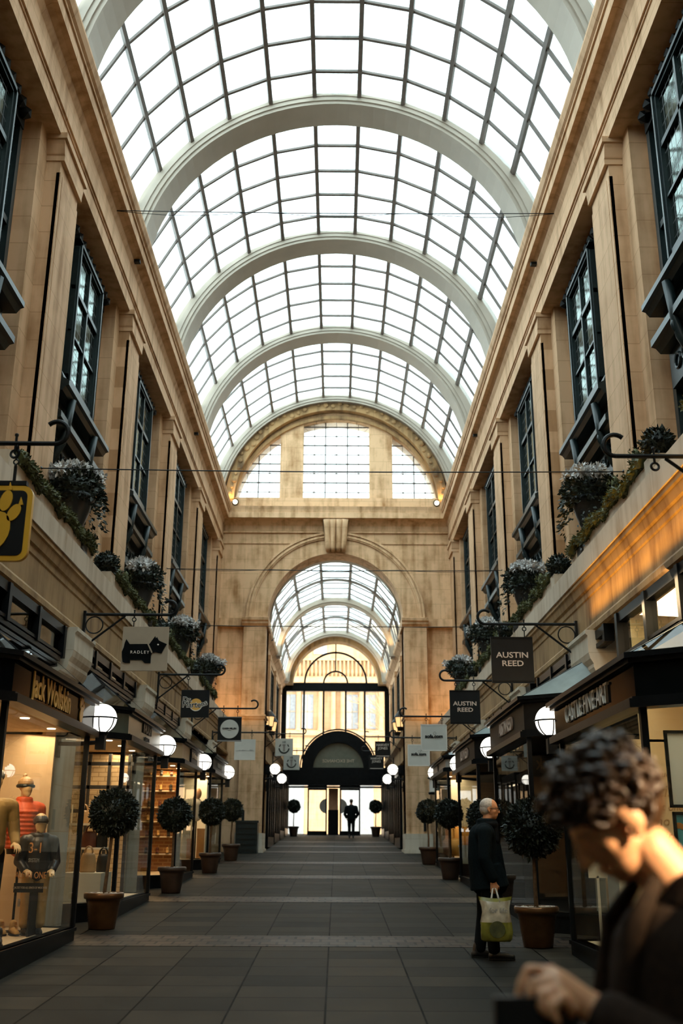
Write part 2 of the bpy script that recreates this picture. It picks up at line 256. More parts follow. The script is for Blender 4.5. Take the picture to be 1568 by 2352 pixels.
        for a, b in zip(R, R[1:]):
            for k in range(4): s.b.faces.new((a[k], a[(k + 1) % 4], b[(k + 1) % 4], b[k]))
        s.b.faces.new(R[0][::-1]); s.b.faces.new(R[-1]); return s
    def leaves(s, pts, size, flat=0.0, seed=1):
        """one folded leaf at every (point, outward direction)"""
        rd = random.Random(seed)
        for p, d in pts:
            d = (Vector(d) + V(rd.uniform(-.8, .8), rd.uniform(-.8, .8), rd.uniform(-.8, .8))).normalized(); t = d.orthogonal().normalized(); t.rotate(Matrix.Rotation(rd.uniform(0, 6.28), 3, d))
            L = size * rd.uniform(.7, 1.3); W = L * .45; q = d.cross(t); p = Vector(p)
            a = s.b.verts.new(p); b1 = s.b.verts.new(p + d * L * .5 + q * W * .6 + t * L * .08); b2 = s.b.verts.new(p + d * L * .5 - q * W * .6 + t * L * .08); e = s.b.verts.new(p + d * L)
            s.b.faces.new((a, b1, e)); s.b.faces.new((a, e, b2))
        return s
    def data(s, name, m, smooth=False, off=None):
        bmesh.ops.recalc_face_normals(s.b, faces=s.b.faces[:])
        me = bpy.data.meshes.new(name)
        if off is not None: bmesh.ops.translate(s.b, verts=s.b.verts, vec=-Vector(off))
        s.b.to_mesh(me); s.b.free()
        for x in (m if isinstance(m, (list, tuple)) else [m]): me.materials.append(M[x] if isinstance(x, str) else x)
        if smooth: me.polygons.foreach_set('use_smooth', [True] * len(me.polygons))
        return me
    def build(s, name, m, parent=None, smooth=False):
        off = wloc(parent) if parent is not None else None
        me = s.data(name, m, smooth, off); return link(name, me, parent)
def wloc(o):
    p = Vector(o.location)
    while o.parent is not None: o = o.parent; p = p + Vector(o.location)
    return p
def link(name, me, parent=None):
    o = bpy.data.objects.new(name, me); C.objects.link(o)
    if parent is not None: o.parent = parent
    return o
def tag(o, label=None, cat=None, group=None, kind=None):
    if label: o['label'] = label
    if cat: o['category'] = cat
    if group: o['group'] = group
    if kind: o['kind'] = kind
    return o
def thing(name, label, cat, loc=(0, 0, 0), group=None, rz=0.0, kind=None):
    o = bpy.data.objects.new(name, None); C.objects.link(o); o.location = loc; o.rotation_euler = (0, 0, rz); o.empty_display_size = 0.1
    return tag(o, label, cat, group, kind)
def dup(root, loc=None, label=None, rz=None, scale=None, group=None):
    r = root.copy(); C.objects.link(r)
    if loc is not None: r.location = loc
    if rz is not None: r.rotation_euler = (0, 0, rz)
    if scale is not None: r.scale = scale
    if label: r['label'] = label
    if group: r['group'] = group
    for ch in list(root.children):
        c = ch.copy(); C.objects.link(c); c.parent = r
        for g in list(ch.children):
            d = g.copy(); C.objects.link(d); d.parent = c
    return r
def struct(o, label=None): o['kind'] = 'structure'; return tag(o, label)
def flat2d(outer, holes, depth, bevel=0.0):
    """filled 2D outline with holes, as a bmesh-ready mesh: x, y = outline, z = 0..depth"""
    cu = bpy.data.curves.new('outline', 'CURVE'); cu.dimensions = '2D'; cu.fill_mode = 'BOTH'; cu.extrude = depth / 2
    for pl in [outer] + list(holes):
        sp = cu.splines.new('POLY'); sp.points.add(len(pl) - 1); sp.use_cyclic_u = True
        for q, p in zip(sp.points, pl): q.co = (p[0], p[1], 0, 1)
    return curve_mesh(cu)
def curve_mesh(cu):
    o = bpy.data.objects.new('outline', cu); C.objects.link(o); dg = bpy.context.evaluated_depsgraph_get(); dg.update()
    me = bpy.data.meshes.new_from_object(o.evaluated_get(dg)); bpy.data.objects.remove(o); bpy.data.curves.remove(cu); return me
def place(me, name, m, mtx, parent=None):
    me.transform(mtx)
    if parent is not None: me.transform(Matrix.Translation(-wloc(parent)))
    me.name = name; me.materials.clear(); me.materials.append(M[m] if isinstance(m, str) else m); return link(name, me, parent)
XZ = lambda x, y, z: Matrix(((1, 0, 0, x), (0, 0, 1, y), (0, 1, 0, z), (0, 0, 0, 1)))      # outline facing along the hall (x right, y up, thickness in y)
def SIDE(s, x, y, z):                                                                         # outline on a side wall: reads left to right from the hall
    return Matrix(((0, 0, -s * 1.0, x), (-s * 1.0, 0, 0, y), (0, 1, 0, z), (0, 0, 0, 1)))
def text(body, size, m, mtx, parent, name='lettering', depth=0.012, align='CENTER', squash=1.0, bold=0.0, spacing=1.0, shear=0.0):
    cu = bpy.data.curves.new('t', 'FONT'); cu.body = body; cu.size = size; cu.extrude = depth / 2; cu.align_x = align; cu.align_y = 'CENTER'; cu.offset = bold; cu.space_character = spacing; cu.resolution_u = 3; cu.shear = shear
    me = curve_mesh(cu); me.transform(Matrix.Diagonal((squash, 1, 1, 1))); return place(me, name, m, mtx, parent)
def voxel(mb, size, smooth=4, name='body', m='skin', parent=None, dec=None):
    """fuse overlapping solids into one continuous skin"""
    me = mb.data('tmp', m); o = bpy.data.objects.new('tmp', me); C.objects.link(o)
    r = o.modifiers.new('r', 'REMESH'); r.mode = 'VOXEL'; r.voxel_size = size; r.use_smooth_shade = True
    if smooth: q = o.modifiers.new('s', 'SMOOTH'); q.iterations = smooth; q.factor = 0.5
    dg = bpy.context.evaluated_depsgraph_get(); dg.update(); out = bpy.data.meshes.new_from_object(o.evaluated_get(dg)); bpy.data.objects.remove(o); bpy.data.meshes.remove(me)
    out.polygons.foreach_set('use_smooth', [True] * len(out.polygons)); out.name = name; out.materials.clear(); out.materials.append(M[m]); return link(name, out, parent)
def cap(mb, p0, p1, r0, r1=None, n=12):
    r1 = r0 if r1 is None else r1; mb.tube(p0, p1, r0, r1, n); mb.sph(p0, r0, u=n, v=8); mb.sph(p1, r1, u=n, v=8); return mb
ORD = ['nearest', 'second', 'third', 'fourth', 'fifth', 'sixth', 'seventh']
SN = {-1: 'left', 1: 'right'}
P0, PITCH = 13.75, 5.47
def Yp(k): return P0 + PITCH * k
# ------------------------------------------------------------------ floor
YB, YE = -10.0, 55.5
m = MB(); m.prism([(-6, YB, fz(YB)), (6, YB, fz(YB)), (6, YE, fz(YE)), (-6, YE, fz(YE))], (0, 0, -0.25)); struct(m.build('floor', 'floor'), 'worn stone slab floor of the arcade rising gently away')
for i, y in enumerate((8.15, 13.6, 19.07, 24.54, 30.0, 36.2, 40.6, 44.8)):
    m = MB(); hw = 0.5
    m.prism([(-3.6, y - hw, fz(y - hw) + .004), (3.6, y - hw, fz(y - hw) + .004), (3.6, y + hw, fz(y + hw) + .004), (-3.6, y + hw, fz(y + hw) + .004)], (0, 0, -0.03))
    struct(m.build('trim_%d' % (20 + i), 'setts'))
# ------------------------------------------------------------------ vault over the first hall
RC, RR = 13.1, 4.78
FACE = [math.radians(-6.15 + 12.3 * i) for i in range(-6, 8)]          # mullion angles from the crown
for k in range(-4, 6):
    y0 = 19.15 + PITCH * (k - 1); y1 = y0 + 0.74
    if k == 5: y0, y1 = 35.55, 36.15
    y_next = 19.15 + PITCH * k if k < 4 else 35.55
    a = math.radians(4)
    m = MB(); m.arc(0, 13.42, 4.22, 4.62, y0, y1, a0=-0.02, a1=PI + 0.02, n=48)
    m.arc(0, 13.3, 4.36, 4.82, y0 + .16, y1 - .16, a0=0.0, a1=PI, n=48)
    m.arc(0, 13.42, 4.30, 4.55, y0 - .035, y0 + .02, a0=0.0, a1=PI, n=48)
    m.arc(0, 13.42, 4.40, 4.52, y0 - .06, y0, a0=0.0, a1=PI, n=48)
    struct(m.build('ceiling_rib', 'rib', smooth=False), 'cream painted arch rib of the glass vault')
    if k >= 4: continue
    g0, g1 = y1 - .1, y_next + .1
    sky = thing('skylight', '%s bay of the curved glass roof over the hall' % ('overhead' if k < 0 else ['nearest fully seen', 'second', 'third', 'fourth and farthest'][min(k, 3)]), 'skylight', (0, y1, 17.8), 'glazed bays of the vault', kind='structure')
    for dirty in (0, 1):
        m = MB()
        for i in range(13):
            if (i == 6) != bool(dirty): continue
            a, b = FACE[i], FACE[i + 1]
            P = [(RR * math.sin(t), RC + RR * math.cos(t)) for t in (a, b)]
            m.prism([(P[0][0], g0, P[0][1]), (P[1][0], g0, P[1][1]), (P[1][0], g1, P[1][1]), (P[0][0], g1, P[0][1])], (0, 0, 0.012))
        m.build('glass', 'roofdirt' if dirty else 'roofglass', sky)
    m = MB()
    for t in FACE:
        px, pz = (RR - .02) * math.sin(t), RC + (RR - .02) * math.cos(t); d = V(math.sin(t), 0, math.cos(t)); q = V(d.z, 0, -d.x)
        o = V(px, g0, pz); m.prism([o + d * .05 + q * .046, o + d * .05 - q * .046, o - d * .06 - q * .046, o - d * .06 + q * .046], (0, g1 - g0, 0))
    m.build('glazing_bar', 'bar', sky)
    m = MB()
    for j in range(1, 5):
        y = y1 - .1 + (y_next - y1 + .2) * j / 5 + .06
        for i in range(13):
            a, b = FACE[i], FACE[i + 1]; A = V((RR - .015) * math.sin(a), y, RC + (RR - .015) * math.cos(a)); B = V((RR - .015) * math.sin(b), y, RC + (RR - .015) * math.cos(b))
            d = (A + B) / 2 - V(0, y, RC); d.normalize(); m.prism([A + d * .03, B + d * .03, B - d * .03, A - d * .03], (0, .065, 0))
    m.build('cross_bar', 'bar', sky)
# ------------------------------------------------------------------ side walls of the first hall
def side_walls(s):
    L = 'left' if s < 0 else 'right'
    X = lambda v: s * v
    m = MB(); m.box(X(5.55), X(5.8), YB, 36.7, 0, 13.9); struct(m.build('wall_' + L, 'void'), '%s side wall behind the upper windows' % L)
    # gutter kerb under the glass
    m = MB(); m.box(X(4.05), X(5.6), YB, 36.1, 13.40, 13.55); m.box(X(4.62), X(4.95), YB, 36.1, 13.5, 14.2); struct(m.build('trim_%d' % (1 if s < 0 else 2), 'gutter'))
    # entablature
    pr = [(5.6, 12.0), (4.2, 12.0), (4.2, 12.30), (4.18, 12.30), (4.18, 12.345), (4.15, 12.345), (4.15, 12.80), (4.10, 12.88), (4.10, 12.95), (4.02, 13.0), (3.93, 13.0), (3.93, 13.22), (3.90, 13.22), (3.90, 13.27), (3.86, 13.30), (3.82, 13.40), (3.82, 13.45), (5.6, 13.45)]
    m = MB(); m.profy([(X(a), b) for a, b in pr], YB, 36.1); struct(m.build('trim_%d' % (3 if s < 0 else 4), 'stone_side'), 'long %s stone cornice below the vault' % L)
    # frieze, soffit and lower ledge over the shops
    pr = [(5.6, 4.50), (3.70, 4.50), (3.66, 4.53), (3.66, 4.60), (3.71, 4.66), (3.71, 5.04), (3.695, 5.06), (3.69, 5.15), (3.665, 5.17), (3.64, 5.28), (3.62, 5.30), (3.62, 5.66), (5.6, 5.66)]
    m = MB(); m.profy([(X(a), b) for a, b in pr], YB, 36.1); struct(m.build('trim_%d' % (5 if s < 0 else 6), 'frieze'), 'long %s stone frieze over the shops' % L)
    m = MB(); m.box(X(3.60), X(3.66), YB, 36.1, 5.37, 5.67); struct(m.build('trim_%d' % (7 if s < 0 else 8), 'ledge'))
    m = MB(); m.box(X(4.75), X(5.0), YB, 36.1, -.2, 4.55); struct(m.build('wall_%s_shops' % L, 'void'))
    for k in range(-3, 5):
        y = Yp(k); nm = ORD[k + 1] if k >= -1 else 'hidden'
        p = thing('pilaster', '%s tall stone pilaster from the camera on the upper %s wall' % (nm, L), 'pilaster', (X(4.2), y, 5.66), 'pilasters of the upper %s wall' % L, kind='structure') if k < 4 else thing('pilaster', 'last stone pilaster on the upper %s wall beside the end arch' % L, 'pilaster', (X(4.2), y, 5.66), 'pilasters of the upper %s wall' % L, kind='structure')
        m = MB(); m.box(X(4.70), X(5.6), y - 1.15, y + 1.15, 5.6, 12.05); m.box(X(4.42), X(5.1), y - .92, y + .92, 5.6, 12.05); m.build('backing', 'stone_side', p)
        m = MB(); m.box(X(4.2), X(4.45), y - .52, y + .52, 5.6, 11.7)
        m.box(X(4.186), X(4.25), y - .52, y - .43, 6.2, 11.4); m.box(X(4.186), X(4.25), y - .40, y + .52, 6.2, 11.4); m.build('shaft', 'stone_side', p)
        m = MB(); m.profx([(y - .54, 11.6), (y - .54, 11.68), (y - .56, 11.72), (y - .60, 11.86), (y - .62, 11.9), (y - .62, 12.02), (y + .62, 12.02), (y + .62, 11.9), (y + .60, 11.86), (y + .56, 11.72), (y + .54, 11.68), (y + .54, 11.6)], X(4.14), X(4.5)); m.box(X(4.10), X(4.5), y - .65, y + .65, 11.93, 12.03); m.build('capital', 'stone_side', p)
        if k < 4: oriel(s, k, L)
        # lower pier
        if k >= 4: continue
        yy = y + .85; g = thing('pier', '%s pale stone pier between the %s shopfronts' % (nm, L), 'pier', (X(3.7), yy, fz(yy)), 'shopfront piers on the %s' % L, kind='structure')
        b0 = fz(yy)
        m = MB(); m.box(X(3.70), X(4.9), yy - .52, yy + .52, b0 - .1, 4.1); m.build('shaft', 'pier', g)
        pr = [(3.70, 3.62), (3.66, 3.64), (3.66, 3.70), (3.70, 3.72), (3.70, 3.86), (3.65, 3.95), (3.63, 4.0), (3.63, 4.05), (3.59, 4.12), (3.57, 4.2), (3.57, 4.44), (3.54, 4.47), (3.54, 4.52), (4.5, 4.52), (4.5, 3.62)]
        m = MB(); m.profy([(X(a), b) for a, b in pr], yy - .56, yy + .56); m.build('capital', 'pier', g)
        # parapet panel, garland, ball, vase
        ya, yb = y - 2.85, y + 1.30
        m = MB(); m.box(X(3.66), X(3.90), ya, yb, 5.64, 5.86); m.box(X(3.64), X(3.92), ya - .12, ya + .2, 5.64, 5.90)
        tag(m.build('parapet', 'ledge'), '%s pale stone parapet block along the %s balcony ledge' % (nm, L), 'parapet', 'parapets of the %s balcony' % L, 'structure')
def oriel(s, k, L):
    X = lambda v: s * v
    c = Yp(k) + PITCH / 2; y0, y1 = c - 1.6, c + 1.6
    g = thing('oriel_window', '%s dark teal oriel window from the camera on the %s wall' % (ORD[k + 1] if k >= -1 else 'hidden', L), 'window', (X(5.0), c, 5.66), 'oriel windows on the %s wall' % L, kind='structure')
    a0, a1 = c - 1.08, c + .72
    m = MB()                                                           # fixed frame in the recess
    for yy in (y0, a0 - .16, a0 - .02, a1 - .06, a1 + .06, y1 - .1): m.box(X(4.62), X(4.80), yy, yy + .12, 5.66, 11.9)
    for zz in (7.55, 8.6, 10.0, 11.72): m.box(X(4.64), X(4.78), y0, y1, zz, zz + .1)
    m.build('frame', 'teal', g)
    m = MB(); m.box(X(4.70), X(4.72), y0, y1, 5.66, 11.9); m.build('side_light', 'leaded', g)
    cs = MB()                                                          # projecting casement
    def bar(q0, q1, z0, z1, x0=4.42, x1=4.52): cs.box(X(x0), X(x1), q0, q1, z0, z1)
    bar(a0, a0 + .15, 8.95, 11.65); bar(a1 - .15, a1, 8.95, 11.65); bar(a0, a1, 8.95, 9.07); bar(a0, a1, 11.5, 11.65)
    bar(a0 + .05, a0 + .10, 8.98, 11.6, 4.39, 4.43); bar(a1 - .10, a1 - .05, 8.98, 11.6, 4.39, 4.43); bar(a0 + .05, a1 - .05, 11.55, 11.6, 4.39, 4.43)
    bar((a0 + a1) / 2 - .03, (a0 + a1) / 2 + .03, 9.0, 11.6, 4.43, 4.50); bar(a0, a1, 10.66, 10.74, 4.43, 4.50); bar(a0, a1, 9.86, 9.90, 4.44, 4.49)
    for yy in (a0, a1 - .06): cs.box(X(4.45), X(4.72), yy, yy + .06, 8.95, 9.07); cs.box(X(4.45), X(4.72), yy, yy + .06, 11.55, 11.65); cs.box(X(4.55), X(4.60), yy, yy + .06, 9.0, 11.6)
    cs.box(X(4.43), X(4.8), a0, a1, 11.65, 11.7); cb = cs.build('casement', 'teal', g)
    m = MB(); m.box(X(4.475), X(4.485), a0 + .08, a1 - .08, 9.0, 11.6); m.box(X(4.49), X(4.72), a0 + .025, a0 + .035, 9.0, 11.6); m.box(X(4.49), X(4.72), a1 - .035, a1 - .025, 9.0, 11.6); m.build('leaded_pane', 'leaded', cb)
    m = MB(); m.profy([(X(a), b) for a, b in ((4.9, 8.58), (4.36, 8.58), (4.31, 8.65), (4.26, 8.67), (4.26, 8.75), (4.36, 8.80), (4.40, 8.92), (4.9, 8.95))], y0 + .1, y1 - .1)
    m.profy([(X(a), b) for a, b in ((4.9, 8.02), (4.46, 8.02), (4.40, 8.10), (4.34, 8.12), (4.34, 8.22), (4.5, 8.30), (4.9, 8.30))], y0 + .1, y1 - .1); m.build('sill', 'teal', g)
    m = MB(); m.box(X(4.52), X(4.8), y0 + .2, y1 - .2, 8.28, 8.64); m.box(X(4.58), X(4.8), y0 + .1, y1 - .1, 7.5, 8.03)
    for i in range(9): m.ring((X(4.57), y0 + .45 + i * .29, 7.77), .10, .022, 'x', 12, 5)
    m.build('spandrel', 'teal', g)
    for yy in (a0 + .1, a1 - .1):
        m = MB(); m.path([(X(4.75), yy, 7.45), (X(4.58), yy, 7.55), (X(4.44), yy, 7.85), (X(4.38), yy, 8.1), (X(4.34), yy, 8.62)], [.05, .07, .075, .06, .08], 8); m.ring((X(4.48), yy, 8.0), .13, .035, 'y', 16, 6); m.build('scroll_bracket', 'teal', g, True)
    m = MB()                                                           # carved fringe above
    for i in range(12): m.ico((X(4.55), y0 + .25 + i * .25, 11.83), .12, 1, (1, 1, .9))
    m.box(X(4.6), X(4.9), y0, y1, 11.68, 12.0); m.build('carved_crest', 'iron', g)
side_walls(-1); side_walls(1)
# ------------------------------------------------------------------ end wall of the first hall with its arch and lunette
EY0, EY1 = 36.1, 37.0
def circ(cx, cz, r, a0, a1, n): return [(cx + r * math.cos(a0 + (a1 - a0) * i / n), cz + r * math.sin(a0 + (a1 - a0) * i / n)) for i in range(n + 1)]
AR, AZ = 2.44, 9.33
outer = [(-5.8, -.2), (-AR, -.2)] + circ(0, AZ, AR, PI, 0, 40) + [(AR, -.2), (5.8, -.2), (5.8, 13.4)] + circ(0, 13.2, 4.95, .04, PI - .04, 40) + [(-5.8, 13.4)]
LZ, LR, LS = 13.31, 3.82, 13.88
def seg(x0, x1, n=20):
    return [(x0, LS), (x1, LS)] + [(x, LZ + math.sqrt(max(0, LR * LR - x * x))) for x in [x1 + (x0 - x1) * i / n for i in range(n + 1)] if LZ + math.sqrt(max(0, LR * LR - x * x)) > LS + .001]
xe = math.sqrt(LR * LR - (LS - LZ) ** 2)
holes = [seg(-xe, -2.12), seg(-1.26, 1.26), seg(2.12, xe)]
me = flat2d(outer, holes, EY1 - EY0); struct(place(me, 'wall_back', 'stone_end', XZ(0, (EY0 + EY1) / 2, 0)), 'honey stone end wall pierced by a tall arch and a half-round window')
for i, h in enumerate(holes):
    g = thing('window_%d' % (i + 1), ['left quarter of the half-round window above the arch', 'wide middle light of the half-round window above the arch', 'right quarter of the half-round window above the arch'][i], 'window', (h[0][0], EY0 + .3, LS), 'half-round window above the arch', kind='structure')
    place(flat2d(h, [], .012), 'glass', 'roofglass', XZ(0, EY0 + .34, 0), g)
    x0, x1 = h[0][0], h[1][0]; m = MB(); top = lambda x: LZ + math.sqrt(max(0, LR * LR - x * x))
    st = .842; xs = [-1.26 + st * j for j in range(-4, 8)]
    for j in range(-8, 14):
        x = -1.26 + st / 2 * j
        if x0 + .05 < x < x1 - .05: r = .022 if j % 2 == 0 else .010; m.box(x - r, x + r, EY0 + .29, EY0 + .33, LS, top(x))
    for j in range(0, 9):
        z = LS + .38 * j
        hw = math.sqrt(max(0, LR * LR - (z - LZ) ** 2)); a, b = max(x0, -hw), min(x1, hw)
        if b > a + .1: r = .022 if j % 2 == 0 else .010; m.box(a, b, EY0 + .29, EY0 + .33, z - r, z + r)
    for jx in range(-9, 14):
        for jz in range(0, 8):
            cx, cz = -1.26 + st / 2 * jx, LS + .38 * jz
            if jx % 2 and jz % 2 and x0 < cx < x1 and cz < top(cx) - .05: m.ico((cx, EY0 + .30, cz), .04, 1)
            if jx % 2 and jz % 2:
                for dx, dz in ((.42, .38), (-.42, .38), (.42, -.38), (-.42, -.38)):
                    q = V(cx + dx * .98, 0, cz + dz * .98)
                    if x0 < cx < x1 and x0 < q.x < x1 and cz < top(cx) and q.z < top(q.x) and q.z >= LS: m.tube((cx, EY0 + .31, cz), (q.x, EY0 + .31, q.z), .006, n=4)
    m.build('glazing_bar', 'bar', g)
m = MB(); m.arc(0, 13.57, 3.80, 4.14, 35.75, 36.2, a0=.06, a1=PI - .06, n=56, cz1=13.57)
m.arc(0, LZ, 3.80, 3.92, 35.98, 36.15, a0=.15, a1=PI - .15, n=48)
for i in range(44):
    a = .1 + (PI - .2) * i / 43; rr = 4.0 + random.uniform(-.1, .1); m.ico((rr * math.cos(a), 35.72, 13.57 + rr * math.sin(a)), random.uniform(.05, .12), 1, (1, .45, 1))
struct(m.build('trim_9', 'worn'), 'worn brown stone ring round the half-round window')
pr = [(36.3, 12.55), (36.02, 12.55), (36.02, 12.60), (36.10, 12.62), (36.05, 12.82), (35.95, 12.90), (35.86, 12.98), (35.62, 13.0), (35.60, 13.0), (35.60, 13.20), (35.64, 13.22), (35.62, 13.32), (35.58, 13.44), (35.75, 13.46), (36.3, 13.50)]
m = MB(); m.profx(pr, -4.3, 4.3); m.box(-4.2, 4.2, 35.92, 36.2, 13.46, 13.88); m.box(-4.3, 4.3, 36.06, 36.2, 12.14, 12.2); struct(m.build('trim_10', 'stone_end'), 'stone cornice across the end wall')
m = MB(); m.arc(0, AZ, AR, 2.98, 36.02, 36.2, n=56); m.arc(0, AZ, 2.98, 3.24, 35.96, 36.2, n=56); m.arc(0, AZ, 3.03, 3.10, 35.92, 36.0, n=56); m.arc(0, AZ, 3.15, 3.21, 35.90, 36.0, n=56); m.arc(0, AZ, AR - .01, 2.50, 35.99, 36.1, n=56)
struct(m.build('trim_11', 'stone_end'), 'moulded stone arch ring in the end wall')
g = thing('keystone', 'carved scroll keystone at the crown of the stone arch', 'keystone', (0, 35.9, 11.8), kind='structure')
m = MB(); m.prism([(-.36, 35.86, 11.84), (.36, 35.86, 11.84), (.50, 35.86, 13.02), (-.50, 35.86, 13.02)], (0, .3, 0)); m.build('block', 'worn', g)
for q in (-.34, -.12, .12, .34):
    m = MB(); m.path([(q * .82, 35.86, 11.80), (q * .84, 35.74, 11.9), (q * .88, 35.76, 12.2), (q * .94, 35.70, 12.7), (q, 35.60, 12.95)], [.07, .10, .10, .11, .12], 10)
    for i in range(9): m.ico((q * .87, 35.68, 12.0 + i * .1), .03, 1)
    m.build('scroll', 'stone_end', g, True)
for s in (-1, 1):
    L = SN[s]; X = lambda v: s * v
    g = thing('pier', 'broad stone pier carrying the %s side of the arch' % L, 'pier', (X(2.85), 35.9, fz(35.9)), 'piers of the great arch', kind='structure')
    b = fz(35.6)
    m = MB(); m.box(X(2.44), X(3.24), 35.62, 37.0, b, 9.0); m.box(X(3.24), X(4.3), 35.95, 36.2, b, 9.0); m.box(X(3.28), X(3.36), 35.93, 36.0, 1.6, 8.9); m.build('shaft', 'stone_end', g)
    m = MB(); m.profx([(37.0, 8.96), (35.62, 8.96), (35.56, 9.02), (35.52, 9.05), (35.52, 9.12), (35.46, 9.16), (35.44, 9.26), (35.5, 9.28), (37.0, 9.33)], X(2.36), X(3.30)); m.box(X(3.28), X(4.2), 35.78, 36.2, 8.98, 9.28); m.build('impost', 'stone_end', g)
    m = MB(); m.box(X(2.41), X(3.28), 35.58, 37.0, 5.72, 5.80); m.box(X(2.38), X(3.32), 35.54, 37.0, 5.80, 5.86); m.build('band', 'stone_end', g)
    m = MB(); m.box(X(2.38), X(3.30), 35.54, 37.05, b - .1, b + .62); m.box(X(2.34), X(3.34), 35.50, 37.1, b - .1, b + .12); m.build('base', 'pier', g)
    m = MB(); m.box(X(3.0), X(3.08), 35.55, 35.63, b + .7, b + 1.35); tag(m.build('downpipe_cover', 'iron'), 'narrow black slot on the foot of the %s arch pier' % L, 'cover')
m = MB(); m.box(-3.22, -2.5, 35.0, 35.52, fz(35.2), fz(35.2) + 1.0); m.box(-3.25, -2.47, 34.97, 35.54, fz(35.2) + .96, fz(35.2) + 1.02)
for i in range(5): m.box(-3.18, -2.54, 34.97, 35.0, fz(35.2) + .1 + i * .17, fz(35.2) + .22 + i * .17)
tag(m.build('service_cabinet', 'teal'), 'dark green service cabinet at the foot of the left arch pier', 'cabinet')
for s in (-1, 1):                                                     # flood lights on the end cornice
    g = thing('floodlight', 'small round black floodlight at the %s foot of the half-round window' % SN[s], 'floodlight', (s * 3.72, 35.75, 13.55), 'floodlights under the half-round window')
    m = MB(); m.tube((s * 3.72, 35.68, 13.62), (s * 3.72, 35.9, 13.68), .13, .10, 16); m.box(s * 3.72 - .03, s * 3.72 + .03, 35.78, 35.84, 13.46, 13.6); m.build('housing', 'iron', g)
    m = MB(); m.tube((s * 3.72, 35.665, 13.618), (s * 3.72, 35.685, 13.622), .085, n=14); m.build('lens', 'flood', g)
    lamp('flood_light', 'SPOT', (s * 3.85, 35.6, 13.62), 60, (1, .62, .25), target=(s * 4.05, 35.9, 15.2), spot_size=2.2, spot_blend=.8, shadow_soft_size=.08)
# ------------------------------------------------------------------ second hall
H0, H1, HW = 37.0, 53.5, 2.72
for s in (-1, 1):
    X = lambda v: s * v; L = SN[s]
    m = MB(); m.box(X(HW + .12), X(HW + .5), H0, H1 + .6, -.2, 9.6); struct(m.build('wall_%s_far' % L, 'stone_side'), '%s wall of the far hall beyond the arch' % L)
    pr = [(3.2, 9.0), (2.78, 9.0), (2.76, 9.3), (2.66, 9.4), (2.55, 9.5), (2.52, 9.62), (3.2, 9.7)]
    m = MB(); m.profy([(X(a), b) for a, b in pr], H0, H1); struct(m.build('trim_%d' % (12 if s < 0 else 13), 'stone_side'))
    pr = [(3.2, 4.7), (2.66, 4.7), (2.66, 5.3), (2.50, 5.42), (2.50, 5.62), (3.2, 5.66)]
    m = MB(); m.profy([(X(a), b) for a, b in pr], H0, H1); struct(m.build('trim_%d' % (14 if s < 0 else 15), 'frieze'))
    for i in range(4):
        y = H0 + .9 + i * 4.1
        m = MB(); m.box(X(2.68), X(2.9), y, y + .5, 5.6, 9.05); m.box(X(2.66), X(2.9), y - .05, y + .55, 8.85, 9.05); tag(struct(m.build('pilaster', 'stone_side')), '%s stone pilaster along the %s wall of the far hall' % (ORD[i], L), 'pilaster', 'far hall pilasters')
        if i < 3:
            g = thing('window_%d' % (10 + i + 5 * (s > 0)), '%s tall dark window on the %s wall of the far hall' % (ORD[i], L), 'window', (X(2.8), y + 2.3, 5.8), 'far hall windows', kind='structure')
            m = MB(); m.box(X(2.74), X(2.85), y + 1.0, y + 1.1, 5.7, 8.8); m.box(X(2.74), X(2.85), y + 3.5, y + 3.6, 5.7, 8.8); m.box(X(2.74), X(2.85), y + 1.0, y + 3.6, 8.7, 8.8); m.box(X(2.76), X(2.85), y + 2.26, y + 2.32, 5.7, 8.8); m.build('frame', 'teal', g)
            m = MB(); m.box(X(2.80), X(2.82), y + 1.05, y + 3.55, 5.7, 8.75); m.build('glass', 'leaded', g)
        g = thing('shopfront', '%s dark shopfront along the %s wall of the far hall' % (ORD[i], L), 'shop front', (X(2.6), y + 1.8, fz(y + 1.8)), 'far hall shopfronts', kind='structure')
        b = fz(y + 2)
        m = MB(); m.box(X(2.35), X(2.9), y + .2, y + 3.7, b, b + .35); m.box(X(2.32), X(2.9), y + .2, y + 3.7, b + 2.5, b + 2.85)
        for q in (.2, 1.4, 2.5, 3.6): m.box(X(2.35), X(2.45), y + q, y + q + .08, b + .3, b + 2.55)
        m.build('frame', 'black', g)
        m = MB(); m.box(X(2.39), X(2.41), y + .22, y + 3.66, b + .35, b + 2.5); m.build('glass', 'shopglass', g)
        m = MB(); m.box(X(2.75), X(2.84), y + .3, y + 3.6, b + .35, b + 2.5); m.build('display_back', 'cream' if i % 2 else 'void', g)
    for i in range(3):
        y = (38.6, 43.6, 47.8)[i]; lz = 3.75 + i * .12
        lamp('shop_lamp', 'AREA', (X(2.6), y + .4, fz(y) + 2.4), 10, (1, .78, .5), target=(X(2.6), y + .4, 0), size=.25, shape='RECTANGLE', size_y=2)
